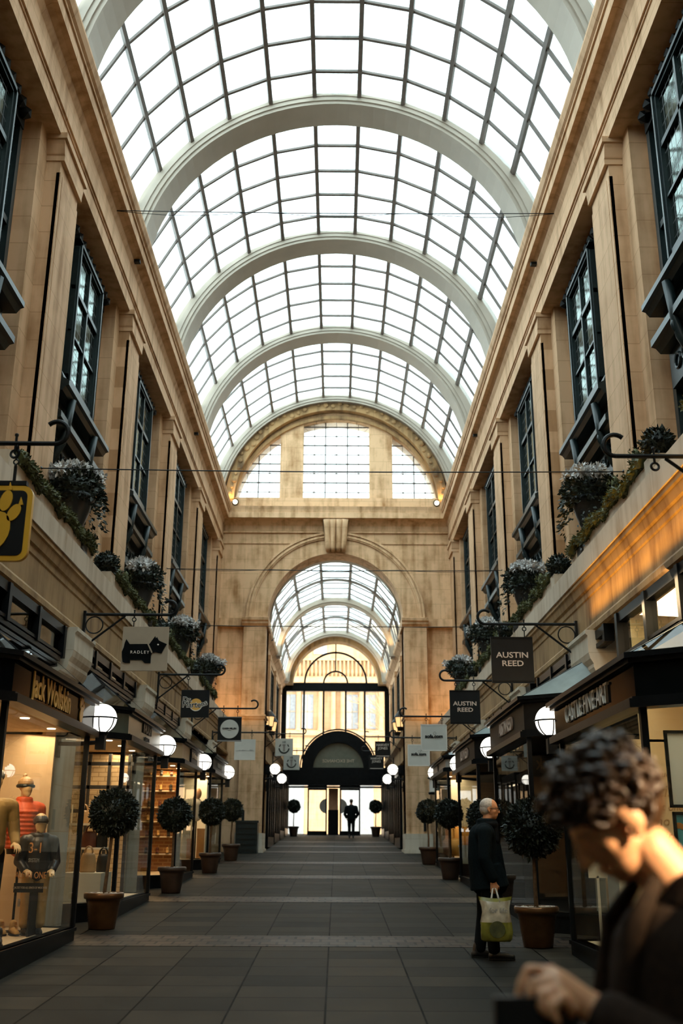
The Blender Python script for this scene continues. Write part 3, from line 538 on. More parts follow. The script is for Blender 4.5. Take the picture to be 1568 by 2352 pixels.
# vault of the second hall
VZ, VR = 9.45, 2.66
for i, y in enumerate((37.0, 44.4, 51.8)):
    m = MB(); m.arc(0, VZ, VR - .22, VR + .12, y, y + .8, n=40); m.arc(0, VZ, VR - .30, VR - .1, y + .1, y + .25, n=40); struct(m.build('ceiling_rib', 'rib'), 'cream arch rib of the far vault')
    if i == 2: m = MB(); m.arc(0, VZ, VR - .45, VR + .2, y + .8, H1, n=40); struct(m.build('ceiling_rib', 'worn'), 'brown stone arch at the far end of the vault')
    if i < 2:
        g = thing('skylight', '%s bay of the smaller glass roof seen through the arch' % ('front' if i == 0 else 'rear'), 'skylight', (0, y + 4, 12.1), 'far vault glazing', kind='structure')
        ang = [math.radians(a) for a in (-87, -64, -38, -13, 13, 38, 64, 87)]
        m = MB(); b = MB(); c = MB()
        for a0, a1 in zip(ang, ang[1:]):
            P = [(VR * math.sin(t), VZ + VR * math.cos(t)) for t in (a0, a1)]
            m.prism([(P[0][0], y + .7, P[0][1]), (P[1][0], y + .7, P[1][1]), (P[1][0], y + 7.5, P[1][1]), (P[0][0], y + 7.5, P[0][1])], (0, 0, .012))
            for j in range(1, 7):
                A = V(P[0][0], y + .8 + j * .94, P[0][1] - .02); B = V(P[1][0], y + .8 + j * .94, P[1][1] - .02); c.tube(A, B, .028, n=5)
        for t in ang: b.tube((VR * math.sin(t) * .99, y + .7, VZ + VR * math.cos(t) - .03), (VR * math.sin(t) * .99, y + 7.5, VZ + VR * math.cos(t) - .03), .065, n=6)
        b.arc(0, VZ, VR - .14, VR - .05, y + 3.9, y + 4.0, n=30)
        m.build('glass', 'roofdirt', g); b.build('glazing_bar', 'bar', g); c.build('cross_bar', 'bar', g)
for s in (-1, 1):
    for j, y in enumerate((44.2, 51.6)): lamp('vault_uplight', 'SPOT', (s * 2.35, y - .25, 9.75), 45, (1, .6, .22), target=(s * 2.3, y + .4, 11.5), spot_size=2.0, spot_blend=.9, shadow_soft_size=.06)
# ------------------------------------------------------------------ end screen, doors, street
SY = H1
g = thing('screen', 'tall dark framed glass screen with a fan head closing the far hall', 'glazed screen', (0, SY, fz(SY)), kind='structure')
m = MB(); m.box(-2.72, 2.72, SY - .12, SY + .12, 9.18, 9.60); m.box(-2.8, -2.55, SY - .1, SY + .1, 2, 9.3); m.box(2.55, 2.8, SY - .1, SY + .1, 2, 9.3)
for x in (-1.64, -.62, .53, 1.52): m.box(x - .045, x + .045, SY - .05, SY + .05, 5.2, 9.2)
m.arc(0, 9.5, 2.40, 2.66, SY - .15, SY + .1, n=40); m.arc(0, 9.5, 2.46, 2.5, SY - .2, SY - .1, n=40)
m.arc(0, 9.6, 1.57, 1.66, SY - .05, SY + .05, n=36); m.arc(0, 9.6, .58, .66, SY - .05, SY + .05, n=24); m.box(-.03, .03, SY - .05, SY + .05, 10.2, 12.0); m.build('frame', 'black', g)
me = flat2d([(-2.6, 9.5)] + circ(0, 9.5, 2.5, PI, 0, 30) + [(2.6, 9.5), (2.6, 5.3), (-2.6, 5.3)], [], .01); place(me, 'glass', 'clear', XZ(0, SY + .02, 0), g)
m = MB(); m.box(-2.72, 2.72, SY - .5, SY + .3, 4.42, 5.28); m.box(-2.4, 2.4, SY - .52, SY - .4, 4.28, 4.36); m.build('transom', 'black', g)
m = MB(); m.arc(.16, 5.25, 1.28, 1.86, SY - .45, SY + .25, n=32); m.arc(.16, 5.25, 1.9, 1.96, SY - .5, SY - .3, n=32); m.build('porch_arch', 'black', g)
me = flat2d([(1.3 * math.cos(a) + .16, 5.25 + 1.3 * math.sin(a)) for a in [PI * i / 24 for i in range(25)]], [], .03); place(me, 'porch_panel', 'sage', XZ(0, SY - .2, 0), g)
text('THE EXCHANGE', .22, 'signtan', XZ(.16, SY - .225, 5.62) @ Matrix.Diagonal((-1, 1, 1, 1)), g)
for i, (x0, x1) in enumerate(((-1.38, -.40), (.24, 1.28))):
    d = thing('door_%d' % (i + 1), '%s black framed glass street door at the far end' % ('left' if i == 0 else 'right'), 'door', (x0, SY, fz(SY)), 'street doors at the far end', kind='structure')
    b = fz(SY); m = MB()
    for a in (x0, x1 - .07): m.box(a, a + .07, SY - .04, SY + .04, b, 4.42)
    m.box(x0, x1, SY - .04, SY + .04, b, b + .2); m.box(x0, x1, SY - .04, SY + .04, 4.2, 4.42); m.build('frame', 'black', d)
    m = MB(); m.box(x0 + .05, x1 - .05, SY - .005, SY + .005, b + .2, 4.25); m.build('glass', 'clear', d)
    hx = x1 if i == 0 else x0
    m = MB(); P = [(hx + (.38 if i else -.38) * math.sin(a), SY - .03, 3.42 + .36 * math.cos(a)) for a in [PI * j / 16 for j in range(17)]]; m.prism(P, (0, .02, 0)); m.build('disc_sticker', 'grey', d)
for x0, x1 in ((-2.55, -1.45), (1.35, 2.55)):
    m = MB(); m.box(x0, x1, SY - .005, SY + .005, fz(SY), 4.4); tag(struct(m.build('side_pane', 'clear')), '%s fixed glass beside the street doors' % ('left' if x0 < 0 else 'right'), 'pane')
m = MB(); m.box(-.32, .16, SY + .3, SY + .6, 3.25, 4.3); p = m.build('door_pillar', 'pinkf'); tag(struct(p), 'pinkish pillar between the street doors', 'pillar'); m = MB(); m.box(-.34, .18, SY + .28, SY + .62, 2.0, 3.25); m.build('plinth', 'black', p)
# street and the sunlit building opposite
m = MB(); m.box(-45, 45, SY + .6, 120, 1.75, 2.0); struct(m.build('ground', 'road'), 'pale sunlit street beyond the far doors')
FY = 76.0
m = MB(); m.box(-14, 16, FY, FY + 6, 1.9, 17.4); bl = m.build('building', 'facade'); tag(bl, 'sunlit ornate cream building across the street beyond the screen', 'building')
def part(nm, mt, f): q = MB(); f(q); q.build(nm, mt, bl)
def corn(q):
    for z, d in ((12.9, .7), (16.6, .35), (9.1, .4), (8.2, .25)): q.box(-14, 16, FY - d, FY, z, z + .35)
    q.box(-14, 16, FY - .2, FY, 7.7, 9.1)
    for i in range(52): q.ico((-10 + i * .42, FY - .42, 12.78), .14, 1)
    q.box(-14, 16, FY - .3, FY, 14.6, 14.75); q.box(-14, 16, FY - .3, FY, 13.25, 13.4)
part('cornice', 'facade', corn)
def bal(q):
    for i in range(60): q.lathe([(.05, 13.4), (.1, 13.7), (.05, 14.0), (.08, 14.6)], (-9 + i * .3, FY - .2, 0), 6)
part('balustrade', 'facade', bal)
WX = [-5.6, -3.4, -2.1, 1.2, 2.5, 5.6]
def cols(q):
    for x in (-6.4, -4.5, -2.75, -1.15, -.2, .5, 1.85, 3.3, 4.6, 6.6): q.lathe([(.22, 9.45), (.17, 9.6), (.16, 12.2), (.24, 12.4), (.26, 12.7)], (x, FY - .25, 0), 10)
part('column', 'facade', cols)
for x in WX:
    q = MB(); q.box(x - .42, x + .42, FY - .04, FY + .1, 9.6, 12.1); q.box(x - .45, x + .45, FY - .05, FY - .03, 12.3, 12.6); wi = q.build('window', 'facadewin', bl)
    q = MB(); q.box(x - .44, x + .44, FY - .07, FY - .02, 10.8, 10.9); q.box(x - .02, x + .02, FY - .07, FY - .03, 9.6, 12.1); q.build('sash', 'signtan', wi)
for x in (-3.4, 1.6): q = MB(); q.prism([(x + 1.15 * math.cos(PI * i / 16), FY - .06, 5.8 + 1.3 * math.sin(PI * i / 16)) for i in range(17)] + [(x - 1.15, FY - .06, 2.0), (x + 1.15, FY - .06, 2.0)], (0, .05, 0)); q.build('arched_window', 'facadewin', bl); q = MB(); q.arc(x, 5.8, 1.2, 1.55, FY - .3, FY, n=20); q.build('window_arch', 'facade', bl)
for x in (-4.4, -1.2, 2.6): q = MB(); q.box(x - .5, x + .5, FY - .06, FY + .02, 15.1, 16.3); q.build('attic_window', 'facadewin', bl)
def tw(q, p, d, L, r, n):
    e = p + d * L; q.tube(p, e, r, r * .6, 5, False)
    if n:
        for i in range(4): q_d = (d + V(random.uniform(-.6, .6), random.uniform(-.5, .5), random.uniform(-.5, .5))).normalized(); tw(q, p + d * L * random.uniform(.4, 1), q_d, L * random.uniform(.55, .8), r * .6, n - 1)
q = MB(); tw(q, V(6.6, 68, 2), V(-.18, 0, 1).normalized(), 4.2, .12, 5); tag(q.build('bare_tree', 'twig'), 'bare twiggy tree in front of the sunlit building', 'tree')
# unseen upper storeys of the block, added and sized to keep the low sun off the roof
for i, (x0, x1, y0, y1, z1) in enumerate(((9.5, 16, -14, 52, 25), (-9.5, 9.5, -16, -14, 22))):
    m = MB(); m.box(x0, x1, y0, y1, 0, z1); struct(m.build('wall_outer_%s' % ('right', 'front')[i], 'outer'))
m = MB(); m.box(-5.8, 5.8, YB - .3, YB, -.5, 18); struct(m.build('wall_front', 'stone_end'))
# ------------------------------------------------------------------ shopfronts
def frontpath(s, xf, yn, yf, xw=4.0): return [(s * xw, yn - .85), (s * xf, yn), (s * xf, yf), (s * xw, yf + .3)]
def shop(s, xf, yn, yf, zb, zt, label, fascia, trim='black', canopy='canopyglass', back='cream', plat='wood', light=60, col=(1, .72, .42), platz=.16, clear_mat='black', upper='void', mull=(), ceil_z=None, plinth='black', ceil='cream', downl=True):
    L = SN[s]; X = lambda v: s * v; b = fz((yn + yf) / 2) - .04; bl = fz(yn - 1) - .1
    P = frontpath(s, xf, yn, yf); g = thing('shopfront', label, 'shop front', (X(xf), (yn + yf) / 2, bl), 'bay shopfronts on the %s' % L, kind='structure')
    pz = b + platz + .06
    m = MB(); m.sweep(P, s * -.10, s * .03, bl, pz); m.sweep(P, s * -.12, s * .05, pz - .04, pz); m.build('plinth', plinth, g)
    m = MB(); m.prism([(p[0], p[1], pz - .06) for p in P] + [(X(4.7), yf + .3, pz - .06), (X(4.7), yn - .85, pz - .06)], (0, 0, .055)); m.build('display_floor', plat, g)
    m = MB()
    for i, p in enumerate(P): m.box(p[0] - .03, p[0] + .03, p[1] - .03, p[1] + .03, pz, zb)
    for q in mull: m.box(X(xf) - .025, X(xf) + .025, q - .025, q + .025, pz, zb)
    m.build('frame', trim, g)
    for i, (a, c) in enumerate(zip(P, P[1:])):
        m = MB(); m.sweep([a, c], -.006, .006, pz, zb); m.build('glass_pane', 'shopglass', g)
    m = MB(); m.sweep(P, s * -.06, s * .06, zb, zt); f = m.build('fascia', fascia, g)
    m = MB(); m.sweep(P, s * -.06, s * .13, zb - .03, zb + .05); m.sweep(P, s * -.06, s * .10, zb + .05, zb + .07); m.build('lower_moulding', trim, f)
    m = MB(); m.sweep(P, s * -.06, s * .11, zt - .02, zt + .02); m.sweep(P, s * -.06, s * .15, zt + .02, zt + .07); m.build('upper_moulding', trim, f)
    zw = zt + .62
    W = [(X(3.74), yn - .55, zw), (X(3.74), yn - .2, zw), (X(3.74), yf - .15, zw), (X(3.74), yf + .2, zw)]
    m = MB(); sm = MB()
    for i in range(3):
        a, c = P[i], P[i + 1]; A = V(a[0] - s * .08, a[1], zt + .07); B = V(c[0] - s * .08, c[1], zt + .07); D = V(*W[i + 1]); E = V(*W[i])
        if i == 0: q = [A, B, V(*W[1])]
        elif i == 1: q = [A, B, V(*W[2]), V(*W[1])]
        else: q = [A, B, V(*W[2])]
        m.prism(q, (0, 0, .015)); sm.tube(B, V(*W[1 if i == 0 else 2]), .014, n=5) if i < 2 else None
    sm.box(X(3.68), X(3.78), yn - .6, yf + .25, zw - .02, zw + .06)
    m.build('canopy', canopy, g); sm.build('canopy_bar', trim, g)
    cz = ceil_z or zb + .03
    m = MB(); m.prism([((p[0], p[1], cz) if not ceil_z else (X(3.76), p[1], cz)) for p in P] + [(X(4.7), yf + .3, cz), (X(4.7), yn - .85, cz)], (0, 0, .03)); m.build('ceiling_panel', ceil, g)
    m = MB(); m.box(X(xf + .42), X(4.7), yf + .02, yf + .06, pz, zb + .03); m.box(X(3.76), X(4.7), yf + .02, yf + .06, zb, 4.5 if ceil_z else zb + .03); m.build('end_partition', {'brickw': 'brickx', 'whitebrick': 'whitebrickx'}.get(back, back), g)
    m = MB(); m.box(X(4.62), X(4.7), yn - .85, yf + .3, pz, 4.5); m.build('back_wall', back, g)
    if downl:
        m = MB(); n = 3
        for i in range(n):
            y = yn + (yf - yn) * (i + .6) / n; m.tube((X(xf + .35), y, cz - .012), (X(xf + .35), y, cz - .002), .055, n=12)
        m.build('downlight', 'downlight', g)
    if light: lamp('shop_lamp', 'AREA', (X(xf + .55), (yn + yf) / 2, cz - .05), light, col, target=(X(xf + .75), (yn + yf) / 2, 0), shape='RECTANGLE', size=yf - yn, size_y=.5)
    # row of small windows over the canopy
    y0, y1 = yn - 1.15, yf + .35; m = MB(); z0 = zw + .04; n = 4
    m.box(X(3.68), X(3.80), y0, y1, 4.38, 4.5); m.box(X(3.68), X(3.80), y0, y1, z0, z0 + .06)
    for i in range(n + 1): q = y0 + (y1 - y0) * i / n; m.box(X(3.66), X(3.80), q - .05, q + .05, z0, 4.5)
    cl = thing('window_%d' % (30 + int(yf) + (40 if s > 0 else 0)), 'row of small windows over the %s' % label.split(' with ')[0], 'window', (X(3.95), (y0 + y1) / 2, z0), 'windows over the shop canopies', kind='structure')
    m.build('frame', clear_mat, cl); m = MB(); m.box(X(3.735), X(3.745), y0, y1, z0, 4.45); m.build('glass', 'canopyglass', cl)
    if not ceil_z: m = MB(); m.box(X(4.25), X(4.3), y0, y1, z0, 4.5); m.build('room_back', upper, cl)
    return g, f, pz
KW = {}
LS_ = [(4.7, 8.2, 2.9, 3.28), (10.1, 13.55, 3.0, 3.40), (15.9, 18.75, 3.17, 3.56), (21.6, 24.3, 3.24, 3.64), (27.1, 29.9, 3.40, 3.78)]
RS_ = [(3.3, 6.9, 2.75, 3.12), (9.15, 12.55, 2.85, 3.24), (14.7, 17.95, 3.13, 3.60), (20.15, 23.4, 3.15, 3.60), (25.6, 28.9, 3.36, 3.64)]
XL, XR = 3.17, 2.80
shop(-1, XL, *LS_[0], 'glazed bay shopfront with dark fascia, almost out of view on the left', 'gloss', light=90)
s1, f1, pz1 = shop(-1, XL, *LS_[1], 'outdoor clothing shopfront with black fascia and gold lettering', 'gloss', light=65, plat='wood', platz=.2)
s2, f2, pz2 = shop(-1, XL, *LS_[2], 'handbag shopfront with grey-green fascia', 'sage', back='whitebrick', light=55, plat='whitebox')
s3, f3, pz3 = shop(-1, XL, *LS_[3], 'shoe shopfront with cream fascia and bare brick interior', 'creamf', back='brickw', light=60, plat='wood', col=(1, .62, .28))
s4, f4, pz4 = shop(-1, XL, *LS_[4], 'dress shopfront with dark fascia and pale interior, farthest on the left', 'charcoal', back='whitebox', light=55)
shop(1, XR, *RS_[0], 'gallery shopfront bay behind the young man, almost out of view', 'gloss', light=40, ceil_z=4.45, downl=False)
r1, g1, qz1 = shop(1, XR, *RS_[1], 'art gallery shopfront with black fascia and white capitals', 'gloss', light=95, ceil_z=4.45, col=(1, .70, .38), back='cream', plat='wood', platz=.2, downl=False)
r2, g2, qz2 = shop(1, XR, *RS_[2], 'menswear shopfront with charcoal fascia, nearer of the pair', 'charcoal', canopy='lead', back='void', light=3, plat='charcoal', ceil='charcoal', downl=False)
r3, g3, qz3 = shop(1, XR, *RS_[3], 'menswear shopfront with charcoal fascia, farther of the pair', 'charcoal', canopy='lead', back='void', light=5, plat='charcoal', ceil='charcoal', downl=False)
r4, g4, qz4 = shop(1, XR, *RS_[4], 'sofa shopfront with pale grey fascia', 'greyf', back='whitebox', light=60)
# lettering on the fascias
fx = lambda s: s * ((XL if s < 0 else XR) - .072)
zc = lambda t: (t[2] + t[3]) / 2 + .03
text('Jack Wolfskin', .37, 'gold', SIDE(-1, fx(-1), 11.5, zc(LS_[1])), f1, squash=.78, bold=.006)
def paw(cx, cy, r, parent, mtx, m='gold'):
    for dx, dy, a, c, rot in ((0, -.35, .42, .62, -.3), (-.42, .32, .17, .30, .3), (-.12, .62, .17, .32, .05), (.24, .58, .17, .32, -.2), (.50, .22, .16, .28, -.5)):
        pl = [(cx + r * (dx + a * math.cos(t) * math.cos(rot) - c * math.sin(t) * math.sin(rot)), cy + r * (dy + a * math.cos(t) * math.sin(rot) + c * math.sin(t) * math.cos(rot))) for t in [2 * PI * i / 18 for i in range(18)]]
        place(flat2d(pl, [], .012), 'paw_print', m, mtx, parent)
        tip = (cx + r * (dx - c * 1.35 * math.sin(rot)), cy + r * (dy + c * 1.35 * math.cos(rot)))
        if dx or dy > 0: place(flat2d([(tip[0] - r * .07, tip[1] - r * .1), (tip[0] + r * .07, tip[1] - r * .1), (tip[0] - r * .02, tip[1] + r * .14)], [], .012), 'paw_print', m, mtx, parent)
paw(0, 0, .17, f1, SIDE(-1, fx(-1), 12.85, zc(LS_[1])))
text('RADLEY', .24, 'black', SIDE(-1, fx(-1), 17.45, zc(LS_[2]) + .07), f2, squash=.95, bold=.008); text('LONDON', .09, 'black', SIDE(-1, fx(-1), 17.45, zc(LS_[2]) - .1), f2)
m = MB(); m.box(-XL + .06, -XL + .10, 22.7, 23.7, LS_[3][2] + .06, LS_[3][3] - .04); m.build('name_plate', 'iron', f3)
text('Dr. Martens', .17, 'creamf', SIDE(-1, -XL + .105, 23.2, zc(LS_[3])), f3, bold=.004)
text('KAREN MILLEN', .17, 'white', SIDE(-1, fx(-1), 28.6, zc(LS_[4])), f4)
text('CASTLE FINE ART', .28, 'white', SIDE(1, fx(1), 10.95, zc(RS_[1])), g1, squash=.88, depth=.03)
for gg, t in ((g2, RS_[2]), (g3, RS_[3])): text('AUSTIN REED', .29, 'pink', SIDE(1, fx(1), (t[0] + t[1]) / 2 - .1, zc(t)), gg, squash=.72, depth=.03)
m = MB(); m.sph((XR - .07, 27.4, zc(RS_[4])), .1, (.15, 1.2, 1), u=12, v=8); m.build('emblem', 'iron', g4)
# shop doors in the gaps between the bays
for s in (-1, 1):
    for i, (a, c) in enumerate(zip((LS_ if s < 0 else RS_), (LS_ if s < 0 else RS_)[1:])):
        y0, y1 = a[1] + .45, c[0] - .95
        if y1 - y0 < .5: y0, y1 = a[1] + .35, c[0] - .8
        X = lambda v: s * v; b = fz(y0)
        d = thing('door_%d' % (10 + i + 10 * (s > 0)), '%s recessed dark shop door between the %s bays' % (ORD[i], SN[s]), 'door', (X(4.3), (y0 + y1) / 2, b), 'recessed shop doors', kind='structure')
        m = MB(); m.box(X(4.26), X(4.34), y0, y0 + .1, b - .05, b + 2.5); m.box(X(4.26), X(4.34), y1 - .1, y1, b - .05, b + 2.5); m.box(X(4.26), X(4.34), y0, y1, b + 2.4, b + 2.9); m.box(X(4.26), X(4.34), y0, y1, b - .05, b + .25); m.build('frame', 'black', d)
        m = MB(); m.box(X(4.29), X(4.31), y0 + .1, y1 - .1, b + .25, b + 2.4); m.build('glass', 'shopglass', d)
        m = MB(); m.tube((X(4.22), y0 + .2, b + .9), (X(4.22), y0 + .2, b + 1.4), .018, n=8); m.tube((X(4.22), y0 + .2, b + .95), (X(4.3), y0 + .2, b + .95), .012, n=6); m.tube((X(4.22), y0 + .2, b + 1.35), (X(4.3), y0 + .2, b + 1.35), .012, n=6); m.build('handle', 'grey', d)
# ------------------------------------------------------------------ globe lamps
def globe_lamp(loc, s, label, arm=.75, dy=0.0):
    g = thing('globe_lamp', label, 'lamp', loc, 'glowing globe lamps'); x, y, z = loc; r = .192
    m = MB(); m.sph(loc, r, u=32, v=20); m.build('globe', 'globe', g, True)
    m = MB(); m.ring((x, y, z), r + .012, .011, 'z', 32, 6)
    for k in range(6):
        a = PI / 6 + k * PI / 3; m.path([(x + (r + .012) * math.cos(a) * math.cos(t), y + (r + .012) * math.sin(a) * math.cos(t), z - (r + .012) * math.sin(t)) for t in [PI / 2 * i / 10 for i in range(11)]], .008, 5)
    m.build('cage', 'iron', g)
    m = MB(); m.box(x - .06, x + .06, y - .06, y + .06, z - r - .22, z - r - .01); m.lathe([(.05, z - r - .05), (.09, z - r - .01), (.10, z - r + .01)], (x, y, 0), 14); m.build('holder', 'iron', g)
    e = V(x + s * arm, y + dy, z - r - .12); m = MB(); m.path([(x, y, z - r - .12), (x + s * arm * .5, y + dy * .3, z - r - .14), e], .028, 8); m.box(e.x - .02, e.x + .02, e.y - .08, e.y + .08, z - r - .3, z - r + .08); m.build('arm', 'iron', g)
for i, (x, z) in enumerate(((-3.07, 3.247), (-3.10, 3.37), (-3.08, 3.47), (-3.06, 3.587))): globe_lamp((x, 13.9 + 5.47 * i, z), -1, '%s glowing globe lamp from the camera on the left' % ORD[i], 3.70 + x, .25)
for i, (x, z) in enumerate(((2.81, 3.164), (2.85, 3.30), (2.885, 3.41), (2.85, 3.558))): globe_lamp((x, 13.2 + 5.47 * i, z), 1, '%s glowing globe lamp from the camera on the right' % ORD[i], 3.70 - x, .95)
globe_lamp((-2.16, 38.1, 4.2), -1, 'globe lamp just inside the arch on the left, at the nearer shop', .62); globe_lamp((-2.12, 42.2, 4.1), -1, 'globe lamp deeper inside the far hall on the left', .62)
globe_lamp((2.12, 38.1, 4.2), 1, 'globe lamp just inside the arch on the right, at the nearer shop', .62); globe_lamp((2.12, 42.2, 4.1), 1, 'globe lamp deeper inside the far hall on the right', .62)
for s in (-1, 1):
    for i, y in enumerate((38.2, 40.0)):
        x = s * 2.42; z = 5.62
        g = thing('lantern', '%s small black wall lantern on the %s ledge of the far hall' % (('nearer', 'farther')[i], SN[s]), 'lantern', (x, y, z), 'lanterns in the far hall')
        m = MB(); m.lathe([(.24, z + .46), (.22, z + .50), (.10, z + .66), (.03, z + .72)], (x, y, 0), 12); m.lathe([(.10, z - .02), (.12, z + .08), (.14, z + .12)], (x, y, 0), 10)
        for k in range(4): m.tube((x + .14 * math.cos(k * PI / 2), y + .14 * math.sin(k * PI / 2), z + .1), (x + .2 * math.cos(k * PI / 2), y + .2 * math.sin(k * PI / 2), z + .48), .014, n=5)
        m.build('casing', 'iron', g); m = MB(); m.lathe([(.12, z + .1), (.18, z + .46)], (x, y, 0), 12); m.build('lit_glass', 'lanternlit', g)
        lamp('lantern_light', 'POINT', (x + s * -.02, y, z + .85), 6, (1, .6, .25), shadow_soft_size=.1)
# wall lantern on the right far pier
g = thing('lantern', 'boxy white wall lantern beside the right arch pier', 'lantern', (3.2, 33.6, 3.3)); m = MB(); m.lathe([(.2, 3.62), (.22, 3.66), (.12, 3.74)], (3.2, 33.6, 0), 14); m.lathe([(.18, 3.14), (.2, 3.2), (.16, 3.22)], (3.2, 33.6, 0), 14); m.box(3.2, 4.76, 33.57, 33.63, 3.66, 3.7); m.build('casing', 'iron', g); m = MB(); m.lathe([(.16, 3.22), (.16, 3.62)], (3.2, 33.6, 0), 14); m.build('shade', 'white', g)
# unseen amber light added under the near right ledge for the gallery lamps' glow
lamp('amber_glow', 'AREA', (3.50, 11.0, 4.78), 30, (1.0, .50, .07), target=(3.68, 11.0, 5.25), shape='RECTANGLE', size=6.5, size_y=.06)
for s in (-1, 1): lamp('amber_glow', 'AREA', (s * 3.95, 34.2, 5.75), 22, (1.0, .58, .20), target=(s * 3.8, 36.2, 6.2), shape='RECTANGLE', size=.3, size_y=.3)
lamp('shop_lamp', 'AREA', (4.15, 10.6, 4.42), 40, (1, .70, .36), target=(4.25, 11.6, 3.6), shape='RECTANGLE', size=2.5, size_y=.3)
# ------------------------------------------------------------------ plants
def ballpts(R, n, sc=(1, 1, 1), seed=3, jag=.1):
    rd = random.Random(seed); out = []
    for i in range(n):
        z = 1 - 2 * (i + .5) / n; a = i * 2.39996; q = math.sqrt(1 - z * z); d = V(q * math.cos(a), q * math.sin(a), z)
        rr = R * (1 - jag + rd.uniform(0, 1.6 * jag) + .13 * noise.noise(d * 3 + V(seed, 0, 0))); out.append((V(d.x * sc[0], d.y * sc[1], d.z * sc[2]) * rr, d))
    return out
def planter(name, label, potm, loc, h, R, seed, tilt=0.0):
    g = thing(name, label, 'potted tree', (0, 0, 0), 'clipped ball trees in pots')
    m = MB(); m.lathe([(.165, 0), (.175, .01), (.19, .12), (.195, .13), (.195, .15), (.20, .16), (.215, .30), (.222, .315), (.222, .335), (.228, .345), (.235, .375), (.262, .385), (.268, .41), (.268, .445), (.255, .46), (.225, .46), (.215, .43)], n=32); m.build('pot', potm, g, True)
    m = MB(); m.lathe([(.2, .40), (.22, .425), (.1, .44), (.01, .445)], n=20)
    rd = random.Random(seed)
    for i in range(60): a = rd.uniform(0, 6.28); q = .2 * math.sqrt(rd.random()); m.ico((q * math.cos(a), q * math.sin(a), .445), rd.uniform(.012, .026), 0, (1, 1, .6))
    m.build('gravel', 'gravel', g)
    m = MB(); m.path([(0, 0, .40), (tilt * .3, .01, .7), (tilt * .7, -.01, 1.0), (tilt, 0, h)], [.028, .024, .022, .02], 8); m.build('stem', 'trunk', g, True)
    m = MB(); core = [m.ico((0, 0, 0), R * .83, 3)]
    for v in m.b.verts: v.co *= 1 + .10 * noise.noise(v.co * 9)
    pts = ballpts(R * .84, 3600, seed=seed, jag=.10); m.leaves(pts, R * .15, seed=seed); pts = ballpts(R * .80, 260, seed=seed + 9, jag=.2); m.leaves(pts, R * .22, seed=seed + 1)
    bmesh.ops.translate(m.b, verts=m.b.verts, vec=V(tilt, 0, h)); m.build('crown', 'leaf', g)
    g.location = loc; return g
t1 = planter('potted_topiary', 'clipped ball tree in bronze pot by the outdoor clothing shop', 'copper', (-3.06, 14.75, fz(14.75)), 1.50, .345, 5, .06)
t2 = planter('potted_topiary', 'clipped ball tree in bronze pot filled with pale gravel, right of the older man', 'copper', (2.50, 13.15, fz(13.15)), 1.36, .37, 8, .0)
t3 = planter('potted_topiary', 'clipped ball tree in brown pot by the brick-walled shoe shop', 'terracotta', (-3.0, 20.3, fz(20.3)), 1.40, .33, 11)
for x, y, lb, rz in ((-2.93, 25.7, 'clipped ball tree in brown pot below the black round sign, second last on the left', 1), (-2.95, 30.9, 'clipped ball tree in brown pot nearest the left arch pier', 2), (2.62, 24.0, 'clipped ball tree in brown pot just left of the older man, behind him', 3), (2.62, 29.5, 'clipped ball tree in brown pot nearest the right arch pier', 4), (2.68, 18.6, 'clipped ball tree in brown pot hidden behind the older man', 5)):
    dup(t3, (x, y, fz(y)), lb, rz=rz)
def vase(label, loc):
    g = thing('flower_urn', label, 'flower urn', (0, 0, 0), 'flower urns on the balcony ledges')
    m = MB(); m.box(-.2, .2, -.2, .2, 0, .20); m.lathe([(.20, .20), (.21, .24), (.14, .30), (.12, .36), (.15, .46), (.22, .66), (.26, .84), (.30, .88), (.30, .93), (.24, .9)], n=24); m.build('urn', 'urn', g, True)
    m = MB(); m.ico((0, 0, 1.05), .30, 2, (1, 1.1, .75))
    pts = [(V(p.x, p.y, p.z + 1.05), d) for p, d in ballpts(.36, 1100, (1.0, 1.15, .72), 4, .16)]; m.leaves(pts, .085, seed=2)
    rd = random.Random(5)
    for k in range(9):
        a = -.6 + k * .38; p = V(.36 * math.cos(a), .42 * math.sin(a), 1.0); ln = rd.uniform(.25, .75) * (1.4 if k in (3, 4, 5) else 1)
        tr = [(p + V(math.cos(a) * .08 * t, math.sin(a) * .10 * t, -ln * t) + V(rd.uniform(-.05, .05), rd.uniform(-.05, .05), 0), V(math.cos(a), math.sin(a), -.6)) for t in [i / 22 for i in range(23)]]; m.leaves(tr, .085, seed=k)
    m.build('foliage', 'ivy', g)
    m = MB(); rd = random.Random(9)
    for k in range(34):
        a = rd.uniform(0, 6.28); q = rd.uniform(.05, .43); c = V(q * math.cos(a), 1.15 * q * math.sin(a), 1.38 - q * .40 + rd.uniform(-.03, .03)); r = rd.uniform(.08, .12)
        m.leaves([(c + p, d) for p, d in ballpts(r * .6, 46, seed=k)], r * .8, seed=k); m.ico(c, r * .6, 1)
    m.build('blossom', 'blossom', g); g.location = loc; return g
def garland(label, y0, y1, s):
    g = MB(); rd = random.Random(3); n = 40; pts = []
    for i in range(n + 1): t = i / n; pts.append(V(.02 * math.sin(t * 17), y0 + (y1 - y0) * t, .10 + .035 * math.sin(t * 23) + .02 * math.sin(t * 51)))
    g.path(pts, [.085 + .02 * math.sin(i * 1.7) for i in range(n + 1)], 8); lv = []
    for i in range(1900):
        t = rd.random() * n; k = min(n - 1, int(t)); p = pts[k].lerp(pts[k + 1], t - k); a = rd.uniform(0, 6.28); d = V(math.cos(a), 0, math.sin(a)); lv.append((p + d * .07, d))
    g.leaves(lv, .055, seed=6); o = g.build('moss_garland', 'leafg'); return tag(o, label, 'garland', 'mossy garlands on the balcony ledges')
vs = None; gl = None; bl_ = None; mc = None
